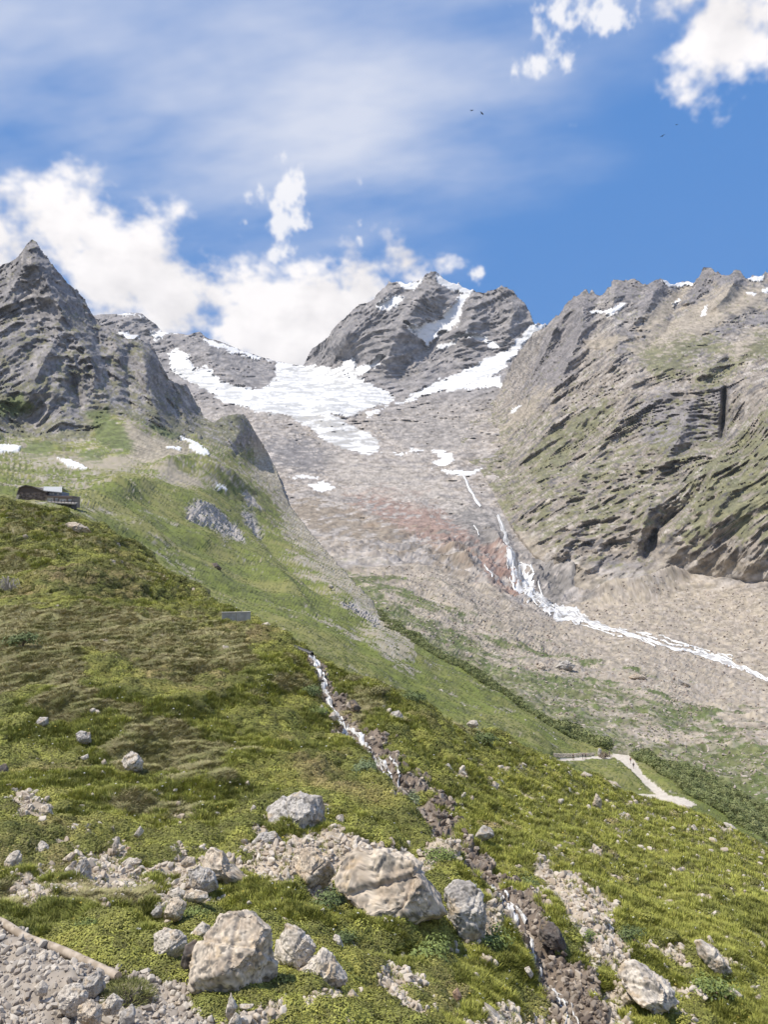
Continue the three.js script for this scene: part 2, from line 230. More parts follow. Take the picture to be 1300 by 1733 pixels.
// mineral grains and lichen: lighter and darker patches with their own edges, no finer than can be seen from afar
function fleck(c, p, l) {
  const a = noise(p.x / l, p.y / l, p.z / l), b = fbm(p.x / (l * 3) + 5, p.y / (l * 2), p.z / (l * 3), 2, 0.6); facet(p.x / (l * 2.4), p.y / (l * 2.0), p.z / (l * 2.4));
  const s = 0.98 + 0.34 * a + 0.22 * step(0.08, 0.34, b) - 0.2 * step(0.1, 0.36, -b) + 0.30 * (facet.tone - 0.5);
  return [c[0] * s, c[1] * s, c[2] * s];
}
// broken rock, in metres: gullies and ribs that lean with the strata, and tilted fracture faces of two sizes
function crags(p, d, big, face, sx, sy) { // big: size of ribs, face: size of faces, sx, sy: which way the ledges lean (it wanders)
  const n = clamp(Math.round(Math.log2(big / (d * 0.0032))), 1, 6), turn = 0.9 * noise(p.x / (big * 2.2), p.y / (big * 2.2), p.z / (big * 2.2)), cx = sx * Math.cos(turn) - sy * Math.sin(turn), cy = sy * Math.cos(turn) + sx * Math.sin(turn);
  const w = 0.7 * noise(p.x / big * 0.6, p.y / big * 0.6, p.z / big * 0.6), w2 = 0.5 * noise(p.x / big * 0.6 + 20, p.y / big * 0.6, p.z / big * 0.6), a = p.x * sx + p.y * sy, b = p.y * sx - p.x * sy, a2 = p.x * cx + p.y * cy, b2 = p.y * cx - p.x * cy;
  const rib = big * 0.14 * (ridged(a / (big * 1.3) + w, b / (big * 0.55) + w2, p.z / big, n, 0.56) - 0.9), wild = 0.4 + 1.1 * clamp(0.5 + 1.6 * noise(p.x / (big * 1.1), p.y / (big * 1.1), p.z / (big * 1.1) + 40));
  const f1 = face * 0.27 * facet(a2 / (face * 1.2) + w, b2 / (face * 0.85) + w2, p.z / face), f2 = face * 0.17 * facet(a2 / (face * 0.45) + 7, b2 / (face * 0.34) + w, p.z / (face * 0.38));
  const m = big * 0.3, gully = m * 0.15 * (ridged(a2 / (m * 1.6) + 5, b2 / (m * 0.6), p.z / m, Math.max(1, n - 1), 0.58) - 0.9);
  return rib + gully * (0.5 + 0.6 * wild) + (f1 + f2) * wild;
}
const rBasin = region([[430, 745], [560, 720], [680, 700], [860, 690], [1000, 900], [1000, 1010], [960, 1035], [900, 1010], [800, 960], [640, 1000], [500, 870]]);
const rValley = region([[560, 960], [700, 960], [800, 985], [930, 1040], [1000, 1015], [1170, 985], [1500, 1000], [1500, 1600], [600, 1600]]);
const rPeak = region([[500, 400], [1000, 400], [930, 560], [850, 600], [760, 655], [690, 680], [655, 668], [600, 640], [598, 605], [570, 620], [500, 622]]);
const snowA = [ // outlines of what is white on the glacier mountain: [object, outline, ice?]
  ['glacier', [[285, 600], [300, 592], [318, 602], [330, 625], [350, 620], [375, 645], [410, 655], [440, 660], [466, 640], [470, 612], [500, 618], [520, 618], [570, 624], [598, 604], [604, 640], [640, 655], [668, 670], [660, 682], [620, 692], [590, 706], [560, 700], [600, 722], [640, 745], [645, 762], [620, 768], [580, 758], [545, 742], [520, 720], [480, 700], [440, 698], [410, 688], [380, 680], [350, 660], [320, 645], [290, 625]]],
  ['hanging_glacier', [[924, 548], [900, 552], [880, 572], [862, 590], [840, 600], [815, 612], [785, 630], [750, 642], [720, 655], [700, 668], [672, 682], [700, 676], [740, 662], [780, 658], [815, 645], [850, 625], [870, 605], [890, 580], [912, 562]]],
  ['summit_snow', [[735, 461], [745, 467], [770, 477], [800, 489], [794, 495], [780, 492], [760, 487], [742, 479]]],
  ['snowfield', [[801, 492], [791, 506], [783, 520], [777, 545], [766, 556], [742, 564], [724, 590], [712, 571], [698, 564], [686, 545], [700, 551], [725, 548], [750, 540], [758, 526], [770, 515], [778, 500], [790, 494]]],
  ['snow_patch', [[672, 475], [690, 479], [704, 477], [715, 473], [712, 482], [700, 488], [682, 486]]],
  ['snow_patch_a', [[640, 512], [660, 504], [668, 500], [682, 504], [672, 516], [655, 523], [640, 522]]],
  ['snow_patch_b', [[758, 572], [780, 564], [800, 562], [828, 576], [822, 578], [800, 570], [776, 572]]], ['snow_patch_c', [[740, 588], [772, 577], [772, 582], [744, 592]]], ['snow_patch_d', [[828, 580], [850, 582], [842, 588], [830, 587]]],
  ['snow_patch_e', [[786, 658], [815, 645], [848, 636], [846, 650], [880, 656], [896, 654], [872, 668], [858, 658], [836, 652], [800, 660]]],
  ['snow_patch_f', [[345, 574], [362, 578], [410, 594], [440, 604], [470, 612], [440, 608], [410, 601], [385, 592], [362, 588]]],
  ['snow_patch_g', [[196, 560], [215, 562], [232, 568], [240, 578], [225, 578], [205, 572]]], ['snow_patch_h', [[190, 534], [212, 530], [232, 530], [244, 536], [230, 533], [205, 534]]], ['snow_patch_n', [[250, 566], [275, 560], [300, 563], [280, 567], [262, 574]]],
  ['snow_patch_i', [[732, 762], [750, 760], [764, 768], [768, 780], [752, 790], [734, 786], [745, 776]]], ['snow_patch_i2', [[730, 792], [760, 796], [800, 796], [816, 793], [800, 800], [780, 804], [750, 800]]], ['snow_patch_j', [[664, 762], [690, 768], [680, 770], [664, 766]]], ['snow_patch_j2', [[696, 761], [716, 762], [712, 765], [694, 764]]],
  ['snow_patch_k', [[520, 820], [545, 817], [572, 825], [552, 832], [532, 828]]], ['snow_patch_l', [[488, 807], [540, 806], [540, 809], [494, 809]]], ['snow_patch_m', [[620, 699], [655, 688], [650, 692], [622, 704]]], ['snow_patch_o', [[640, 620], [648, 604], [640, 600], [625, 614], [600, 625], [596, 640]]],
].map(([k, o]) => [k, region(o)]);
const wob = (p, l, k) => k * fbm(p.x / l, p.y / l, p.z / l, 4, 0.6);
function whiteOf(p, u, v) { const w = wob(p, 60, 5), w2 = wob(p, 130, 4); for (const [k, r] of snowA) if (r(u, v, 14) + w + w2 * 0.4 < 0.2) return k; return null; }
const sheetA = (() => {
  const foot = curve([[60, 560], [165, 575], [300, 690], [345, 735], [432, 775], [470, 890], [560, 975], [650, 1075], [800, 1165], [1000, 1290], [1120, 1330], [1300, 1430], [1450, 1510]]);
  return sheet({
    u0: 110, u1: 1450, du: 1.8, v0: 440, v1: 1500, dv: 1.8, outward: (u, v) => clamp((960 - v) / 80), top: topA, foot, depth: depthA, backDrop: 0.9,
    relief: (p, u, v) => {
      const peak = clamp(0.5 - rPeak(u, v, 60) / 30), val = clamp(0.5 - rValley(u, v, 60) / 40), far = clamp((5200 - -p.z) / 4000), white = whiteOf(p, u, v), d = -p.z;
      const crest = clamp((v - topA(u)) / 28);
      let h = foldsA(u, v) * 0.9 * crest;
      const high = v < 700 ? 1 : clamp((760 - v) / 60);
      const rock = crags(p, d, lerp(120, 260, high), lerp(30, 62, high), 0.86, 0.5) * lerp(0.75, 1, high) * lerp(0.6, 1, clamp((930 - v) / 80));
      const ground = 3 * fbm(p.x / 40, p.y / 40, p.z / 40, 4) + 1.6 * (ridged(p.x / 18, p.y / 18, p.z / 18, 3, 0.5) - 0.8) + 0.9 * facet(p.x / 4.5, p.y / 4.5, p.z / 4.5);
      h += lerp(rock, ground, val);
      if (white) { const ice = white.includes('glacier'); h = v > 745 ? h * 0.9 + 1 : h * 0.25 + 8 + (ice ? (v > 625 ? 15 : 8) * (ridged(p.x / 120, p.z / 40, p.y / 40, 5, 0.6) - 0.9) : 0); }
      return h;
    },
    paint: (p, n, u, v) => {
      const white = whiteOf(p, u, v), t1 = fbm(p.x / 90, p.y / 60, p.z / 90, 5, 0.6), t2 = fbm((p.x * 0.8 + p.y * 0.6) / 70, (p.y * 0.8 - p.x * 0.6) / 11, p.z / 60, 4, 0.6), fine = noise(p.x / 7, p.y / 7, p.z / 7);
      if (white) {
        const dirty = fbm(p.x / 110, p.y / 30, p.z / 70, 4, 0.65) + 0.3 * noise(p.x / 40, p.y / 15, p.z / 24);
        if (white === 'glacier' && v > 620) return mix3(SNOW, v > 700 ? C3(0.36, 0.35, 0.33) : C3(0.42, 0.42, 0.41), step(-0.4, 0.45, dirty + (v > 690 ? 0.15 : 0)));
        return mix3(SNOW, ICE, step(-0.15, 0.6, dirty) * (white === 'hanging_glacier' ? 0.9 : white === 'snowfield' && v > 556 ? 1 : 0.35));
      }
      let c = mix3(ROCK.grey, ROCK.dark, step(-0.1, 0.5, t1)); c = mix3(c, ROCK.pale, 0.45 * step(0.1, 0.6, t2));
      const basin = step(14, -14, rBasin(u, v, 60) + 18 * t1);
      if (v > 640) { const along = p.x * 0.45 + p.z * 0.89, across = p.x * 0.89 - p.z * 0.45, t4 = fbm(across / 16, along / 130, p.y / 26, 4, 0.62);
        let s = mix3(ROCK.brown, ROCK.pale, step(-0.25, 0.4, 0.6 * t2 + 0.7 * t4)); s = mix3(s, C3(0.20, 0.175, 0.155), 0.7 * step(0.18, 0.36, -t4)); s = mix3(s, ROCK.slab, 0.7 * step(0.26, 0.42, t4)); s = mix3(s, ROCK.grey, 0.7 * step(0.05, 0.5, t1)); s = mix3(s, ROCK.slab, 0.8 * step(0.22, 0.4, t2 + 0.25 * fine)); s = mix3(s, C3(0.185, 0.165, 0.15), 0.65 * step(0.2, 0.4, -t2 + 0.25 * t1)); c = mix3(c, s, Math.max(basin, step(640, 720, v + 30 * t1))); }
      for (const [r, col, k] of paintA) { const d = r(u, v, 50); if (d < 30) c = mix3(c, col, k * step(7, -7, d + 34 * t1 + 34 * t2)); }
      const val = step(10, -10, rValley(u, v, 60) + 20 * t1);
      if (val > 0) {
        const s1 = fbm(p.x / 14, p.y / 14, p.z / 14, 4, 0.6), s2 = fbm(p.x / 60, 1.5, p.z / 40, 4, 0.6);
        let s = mix3(ROCK.talus, ROCK.brown, step(-0.2, 0.4, s1)); s = mix3(s, ROCK.pale, 0.6 * step(0.25, 0.45, noise(p.x / 3.2, p.y / 3.2, p.z / 3.2)));
        const line = greenLine(u), green = step(-0.05, 0.12, (v - line) / 130 + 0.55 * s2 + 0.35 * s1 - 0.12);
        s = mix3(s, mix3(C3(0.14, 0.15, 0.062), C3(0.10, 0.125, 0.042), step(-0.2, 0.3, s1)), green * (0.45 + 0.55 * step(-0.25, 0.1, noise(p.x / 5, p.y / 5, p.z / 5) + 0.4 * s2)));
        c = mix3(c, s, val);
      }
      return fleck(c, p, v < 700 ? 18 : v < 800 ? 10 : v < 1000 ? 5.5 : 2.6);
    },
    owner: (p, u, v) => whiteOf(p, u, v) ?? (rValley(u, v, 60) < 0 ? 'valley_floor' : v < 690 ? 'mountain' : 'rock_basin'),
  });
})();
// ---------------------------------------------------------------- the long craggy mountain on the far side of the valley
const contactB = curve([[770, 762], [815, 800], [860, 880], [900, 935], [985, 1002], [1090, 1006], [1170, 975], [1300, 985], [1450, 1010]]);
const topB0 = curve([[770, 757], [800, 705], [850, 648], [868, 612], [890, 580], [905, 560], [926, 548], [945, 534], [955, 515], [963, 505], [975, 501], [988, 490], [994, 490], [998, 497], [1001, 491], [1006, 499], [1020, 496], [1026, 492], [1034, 489], [1036, 478], [1045, 474], [1056, 477], [1066, 473], [1075, 471], [1085, 478], [1096, 484], [1104, 475], [1112, 471], [1122, 474], [1132, 479], [1150, 478], [1174, 478], [1180, 469], [1187, 463], [1191, 453], [1198, 450], [1204, 452], [1211, 461], [1222, 465], [1236, 462], [1243, 456], [1251, 455], [1257, 460], [1262, 468], [1275, 470], [1290, 466], [1300, 463], [1380, 480], [1450, 500]]);
const topB = (u) => topB0(u) - clamp((u - 860) / 60) * 5 * (ridged(u / 24, 5.3, 7.5, 4, 0.6) - 0.85);
const ctlB = [[905, 560, 3300], [955, 515, 3150], [1045, 474, 3150], [1112, 471, 3150], [1160, 478, 3300], [1198, 450, 3150], [1250, 455, 3050], [1300, 463, 3050], [1450, 500, 2900], [900, 620, 3150], [950, 580, 2950], [1000, 560, 2800], [1050, 530, 2850], [1130, 530, 2800], [1220, 510, 2780], [1300, 540, 2500], [1450, 560, 2400],
  [880, 670, 3050], [920, 670, 2600], [960, 690, 2300], [1010, 640, 2350], [1080, 620, 2200], [1150, 600, 2200], [1220, 600, 2150], [1300, 600, 2000], [860, 740, 2700], [900, 760, 2200], [960, 770, 1950], [1040, 740, 1850], [1120, 720, 1750], [1200, 690, 1780], [1228, 720, 1700], [1300, 680, 1450], [1450, 660, 1400],
  [860, 800, 2150], [920, 840, 1650], [1000, 850, 1480], [1080, 840, 1400], [1150, 820, 1380], [1200, 800, 1320], [1300, 780, 1180], [1450, 780, 1100], [960, 930, 1300], [1060, 930, 1230], [1150, 900, 1180], [1230, 900, 1080], [1320, 880, 1020], [1450, 900, 980]];
for (const u of [772, 800, 815, 840, 860, 900, 940, 985, 1040, 1090, 1130, 1170, 1230, 1300, 1380, 1450]) ctlB.push([u, contactB(u) + 4, depthA0(u, contactB(u) + 4)]);
for (const u of [785, 815, 848]) ctlB.push([u, topB(u), depthA0(u, topB(u))]);
const depthB = surfaceFit(ctlB, 0.002);
const foldsB = folds([[[[950, 525], [930, 580], [900, 640], [885, 690]], 119, 27], [[[990, 490], [985, 560], [960, 620], [930, 680]], 136, 29], [[[1045, 474], [1035, 530], [1050, 590], [1020, 650]], 102, 32], [[[1112, 472], [1100, 520], [1060, 560]], 119, 25], [[[1198, 452], [1180, 500], [1150, 520]], 119, 23], [[[1250, 456], [1230, 500], [1200, 530]], 153, 27], [[[1160, 480], [1130, 560], [1080, 600]], -85, 22],
  [[[1300, 500], [1220, 540], [1150, 580]], 51, 22], [[[1300, 560], [1230, 600], [1180, 640]], 68, 27], [[[1228, 650], [1226, 700], [1222, 745]], -144, 8], [[[1222, 745], [1180, 840], [1110, 900], [1090, 950]], -76, 22], [[[1300, 690], [1240, 750], [1190, 830], [1140, 900]], 76, 32], [[[1080, 620], [1060, 700], [1000, 780], [960, 850]], 68, 32], [[[1180, 660], [1150, 740], [1110, 800]], 60, 27], [[[960, 690], [900, 760], [870, 800]], 68, 27], [[[1000, 850], [960, 920], [930, 950]], 31, 27], [[[1100, 850], [1080, 930]], 34, 23], [[[1240, 800], [1200, 900]], 31, 23]]);
const snowB = [['snow_patch_r', [[1000, 528], [1030, 524], [1058, 514], [1048, 524], [1028, 538], [1030, 528]]], ['snow_patch_s', [[1122, 474], [1140, 477], [1174, 477], [1170, 482], [1140, 486], [1128, 482]]], ['snow_patch_t', [[1186, 536], [1190, 528], [1196, 518], [1194, 530]]], ['snow_patch_u', [[1262, 468], [1280, 468], [1296, 466], [1290, 474], [1272, 476]]], ['snow_patch_v', [[1290, 489], [1310, 487], [1310, 494], [1292, 493]]], ['snow_patch_w', [[866, 698], [876, 688], [882, 684], [874, 696]]], ['snow_patch_x', [[1138, 514], [1152, 507], [1150, 510], [1140, 518]]], ['snow_patch_y', [[1265, 496], [1285, 497], [1284, 500], [1268, 500]]]].map(([k, o]) => [k, region(o)]);
const whiteB = (p, u, v) => { const w = wob(p, 40, 4); for (const [k, r] of snowB) if (r(u, v, 14) + w < 0.8) return k; return null; };
const screeB = [region([[1060, 590], [1090, 570], [1160, 520], [1210, 490], [1300, 480], [1300, 520], [1220, 545], [1160, 590], [1110, 610]]), region([[985, 575], [1020, 568], [1060, 572], [1040, 590], [1000, 590]]), region([[870, 690], [910, 660], [935, 660], [900, 700], [860, 730], [840, 740]]), region([[1215, 590], [1260, 560], [1330, 550], [1330, 580], [1260, 600], [1250, 620]]), region([[1080, 560], [1110, 520], [1150, 490], [1175, 485], [1150, 520], [1110, 560]])];
const grassB = [region([[1175, 640], [1215, 615], [1260, 605], [1230, 640], [1190, 665]]), region([[1265, 600], [1290, 570], [1340, 560], [1340, 600], [1290, 610]]), region([[1080, 600], [1110, 585], [1150, 600], [1180, 630], [1120, 640]]), region([[880, 780], [950, 720], [1000, 690], [1050, 670], [1020, 720], [960, 780], [920, 830]]), region([[1140, 580], [1200, 570], [1235, 590], [1200, 600], [1150, 595]]), region([[1010, 850], [1060, 838], [1085, 850], [1050, 862], [1015, 862]]), region([[1200, 780], [1300, 690], [1340, 700], [1340, 900], [1150, 920]])];
const cliffB = [region([[930, 560], [955, 510], [990, 490], [1010, 500], [1000, 560], [960, 640], [920, 690], [880, 690], [900, 620]]), region([[1030, 490], [1045, 473], [1085, 475], [1090, 490], [1060, 510]]), region([[1075, 520], [1095, 485], [1115, 470], [1130, 482], [1110, 515], [1085, 530]]), region([[1150, 520], [1180, 470], [1200, 448], [1250, 455], [1275, 490], [1240, 510], [1200, 530], [1160, 530]]), region([[1095, 545], [1120, 520], [1140, 518], [1135, 540], [1105, 555]]), region([[1030, 590], [1060, 560], [1100, 555], [1100, 590], [1050, 605]]), region([[1195, 660], [1215, 650], [1240, 655], [1232, 730], [1215, 750], [1205, 720]]), region([[1080, 680], [1130, 660], [1190, 680], [1200, 740], [1140, 770], [1090, 740]]), region([[1170, 560], [1250, 545], [1310, 520], [1310, 545], [1240, 565], [1180, 575]]), region([[1000, 950], [1040, 945], [1090, 960], [1160, 955], [1170, 975], [1090, 1008], [1000, 1005]])];
const sheetB = sheet({
  u0: 771, u1: 1450, du: 1.8, v0: 425, v1: 1060, dv: 1.8, outward: () => 1, top: topB, foot: (u) => contactB(u) + 14, backDrop: 0.9,
  depth: (u, v) => { const c = contactB(u), d = depthB(u, Math.min(v, c)); return d * (1 + 0.0005 * Math.max(0, v - c + 4) + 0.012 * clamp(1 - (v - topB(u)) / 14) * clamp((862 - u) / 14)); },
  relief: (p, u, v) => {
    const low = clamp(Math.min((contactB(u) - v) / 30, (u - 770) / 60)), edge = Math.min(low, clamp((v - topB(u)) / 10 + 0.5)), white = whiteB(p, u, v);
    const fold = foldsB(u, v) * low * clamp((v - topB(u)) / 22);
    let h = fold + crags(p, -p.z, 190, 30, 0.62, 0.78) * edge - (1 - low) * 2;
    if (screeB.some((r) => r(u, v, 6) < 0)) h = fold + (h - fold) * 0.3;
    return white ? h * 0.6 + 14 : h;
  },
  paint: (p, n, u, v) => {
    if (whiteB(p, u, v)) return SNOW;
    const t1 = fbm(p.x / 90, p.y / 60, p.z / 90, 5, 0.6), t2 = fbm((p.x * 0.78 + p.y * 0.62) / 60, (p.y * 0.78 - p.x * 0.62) / 9, p.z / 50, 5, 0.62), fine = noise(p.x / 5, p.y / 5, p.z / 5), t3 = fbm(p.x / 22, p.y / 22, p.z / 22, 4, 0.6);
    let c = mix3(C3(0.235, 0.215, 0.20), C3(0.155, 0.145, 0.145), step(0.0, 0.5, t1 + 0.4 * t3)); c = mix3(c, C3(0.26, 0.222, 0.178), step(520, 640, v + 60 * t1) * 0.75); c = mix3(c, ROCK.pale, 0.75 * step(0.12, 0.4, t2));
    c = mix3(c, C3(0.085, 0.083, 0.09), 0.75 * step(0.22, 0.4, -t2 * 0.8 + 0.5 * t3));
    for (const r of cliffB) { const q = r(u, v, 30); if (q < 20) c = mix3(c, mix3(C3(0.20, 0.185, 0.185), C3(0.135, 0.128, 0.132), step(-0.1, 0.4, t3)), 0.8 * step(6, -6, q + 14 * t1 + 9 * t3)); }
    for (const r of screeB) { const d = r(u, v, 30); if (d < 20) c = mix3(c, ROCK.talus, 0.85 * step(6, -6, d + 16 * t1 + 6 * t3)); }
    let g = step(640, 760, v + 80 * t1) * 0.8 * step(1010, 860, v); for (const r of grassB) g = Math.max(g, step(20, -12, r(u, v, 40)) * 1.35);
    const turf = step(0.60, 0.80, g * 0.5 + 0.42 * n.y * 0.8 + 0.6 * t3 + 0.4 * t2);
    c = mix3(c, mix3(ROCK.moss, C3(0.16, 0.155, 0.075), step(-0.2, 0.4, t3)), turf * 0.85);
    if (v > 900) c = mix3(c, mix3(ROCK.talus, ROCK.pale, step(0, 0.5, t2)), 0.7 * step(30, -10, contactB(u) - v + 40 * t1 - 20));
    return fleck(c, p, v < 620 ? 9 : 6);
  },
  owner: (p, u, v) => whiteB(p, u, v) ?? 'mountain',
});
console.log('far slopes');

// ---------------------------------------------------------------- pyramid mountain with its scree and the green alp that runs down to the path
const depthC0 = surfaceFit([[55, 407, 1500], [-160, 500, 1450], [0, 446, 1480], [112, 470, 1510], [160, 536, 1560], [235, 572, 1600], [262, 592, 1620], [300, 648, 1700], [345, 703, 1770], [400, 697, 1880], [430, 738, 1950], [-160, 700, 1150], [0, 700, 1160], [100, 715, 1160], [190, 690, 1270], [240, 720, 1230], [320, 735, 1480], [50, 550, 1350], [100, 620, 1280], [200, 630, 1420], [0, 600, 1280], [260, 680, 1450], [290, 720, 1420],
  [250, 760, 1080], [150, 765, 1000], [50, 775, 880], [390, 765, 1500], [0, 770, 830], [-160, 770, 800], [120, 790, 780], [250, 800, 790], [340, 795, 980], [420, 820, 1250], [452, 768, 2300], [475, 812, 1850], [490, 855, 1520], [524, 905, 1200], [560, 945, 960], [600, 990, 700], [650, 1047, 520],
  [200, 830, 500], [300, 860, 560], [400, 900, 680], [0, 810, 400], [-160, 820, 350], [80, 848, 262], [135, 868, 255], [40, 848, 258], [200, 900, 285], [300, 950, 310], [400, 980, 350], [480, 960, 560], [500, 1010, 370], [560, 1040, 340], [600, 1080, 285], [640, 1075, 340],
  [500, 1090, 190], [600, 1130, 205], [700, 1160, 235], [800, 1190, 250], [700, 1080, 420], [800, 1138, 350], [900, 1198, 300], [900, 1240, 222], [1000, 1265, 262], [1000, 1285, 225], [1060, 1282, 245], [1100, 1345, 188], [1120, 1302, 240], [1180, 1372, 165], [1200, 1348, 218], [1300, 1402, 195], [1300, 1470, 130], [900, 1310, 160], [1450, 1482, 170], [-160, 900, 240], [300, 1010, 200]], 0.001);
const foldsC = folds([[[[55, 407], [75, 470], [110, 540], [150, 600], [170, 660]], 60, 45], [[[55, 407], [30, 470], [0, 520]], 40, 35], [[[160, 536], [170, 600], [190, 650]], -35, 22], [[[235, 572], [245, 620], [260, 680], [275, 720]], 60, 30], [[[190, 558], [205, 620]], 30, 18], [[[300, 650], [310, 700], [330, 735]], 40, 24], [[[400, 697], [405, 730], [395, 755]], 45, 22], [[[360, 712], [365, 740]], -25, 14], [[[100, 560], [60, 640], [40, 700]], 30, 30], [[[120, 640], [140, 700]], -25, 20], [[[210, 640], [225, 700]], -25, 16],
  [[[250, 800], [330, 790], [420, 830]], 16, 26], [[[150, 830], [260, 830], [380, 880]], 9, 30], [[[300, 900], [420, 950], [520, 1030]], 7, 26], [[[200, 880], [260, 915], [380, 985]], 4, 20], [[[420, 870], [470, 930], [560, 1010]], -8, 22], [[[560, 1030], [620, 1065], [720, 1130]], 3, 20]]);
const snowC = [['snow_patch_1', [[-60, 756], [0, 754], [34, 756], [30, 765], [0, 767], [-60, 766]]], ['snow_patch_2', [[97, 777], [118, 780], [150, 794], [135, 796], [112, 789]]], ['snow_patch_3', [[304, 737], [330, 750], [352, 764], [354, 773], [335, 768], [318, 756], [322, 752]]], ['snow_patch_4', [[280, 757], [306, 758], [304, 762], [282, 760]]], ['snow_patch_5', [[362, 822], [382, 830], [380, 834], [364, 826]]]].map(([k, o]) => [k, region(o)]);
const whiteC = (p, u, v) => { const w = wob(p, 15, 2.5); for (const [k, r] of snowC) if (r(u, v, 12) + w < 0.3) return k; return null; };
const rCrag = region([[-170, 400], [440, 400], [440, 750], [400, 765], [330, 738], [290, 745], [240, 715], [190, 700], [150, 745], [90, 745], [30, 740], [-170, 735]]);
const turfC = [region([[150, 700], [180, 690], [215, 735], [225, 760], [200, 765], [160, 745]]), region([[0, 670], [40, 668], [60, 690], [20, 705], [-60, 700]]), region([[260, 715], [300, 735], [290, 740], [255, 722]]), region([[40, 745], [90, 750], [80, 770], [40, 768]]), region([[135, 765], [180, 758], [170, 778], [140, 780]])];
const screeC = [region([[35, 768], [110, 772], [200, 775], [225, 770], [205, 730], [215, 705], [250, 730], [300, 745], [330, 760], [300, 775], [250, 785], [180, 795], [110, 790], [60, 780]]), region([[260, 800], [330, 808], [345, 818], [290, 830], [270, 820]])];
const barC = [region([[310, 862], [345, 860], [380, 875], [400, 905], [390, 908], [350, 892], [315, 885]]), region([[365, 880], [400, 888], [415, 915], [395, 908]]), region([[405, 830], [430, 845], [440, 862], [425, 862]]), region([[408, 860], [430, 870], [450, 900], [440, 905], [415, 885]]), region([[575, 1015], [600, 1022], [640, 1045], [650, 1062], [630, 1065], [600, 1040], [578, 1030]]), region([[560, 905], [600, 930], [605, 942], [575, 930]])];
const pathLine = [[[930, 1287], [980, 1283], [1012, 1281], [1040, 1277]], [[1045, 1279], [1062, 1284], [1075, 1300], [1092, 1318], [1122, 1343]]];
const rPath = [region([[1036, 1277], [1052, 1276], [1064, 1277], [1075, 1288], [1090, 1313], [1112, 1330], [1130, 1344], [1114, 1345], [1100, 1334], [1078, 1313], [1058, 1293]]), region([[1012, 1280], [1030, 1277], [1040, 1279], [1030, 1284], [1014, 1284]]), region([[930, 1286], [980, 1282], [1014, 1280], [1014, 1283], [980, 1285.5], [932, 1289.5]]), region([[1080, 1343], [1120, 1344], [1160, 1351], [1180, 1362], [1160, 1364], [1120, 1354], [1085, 1349]])];
const onPath = (u, v) => rPath.some((r) => r(u, v, 8) < 0.8);
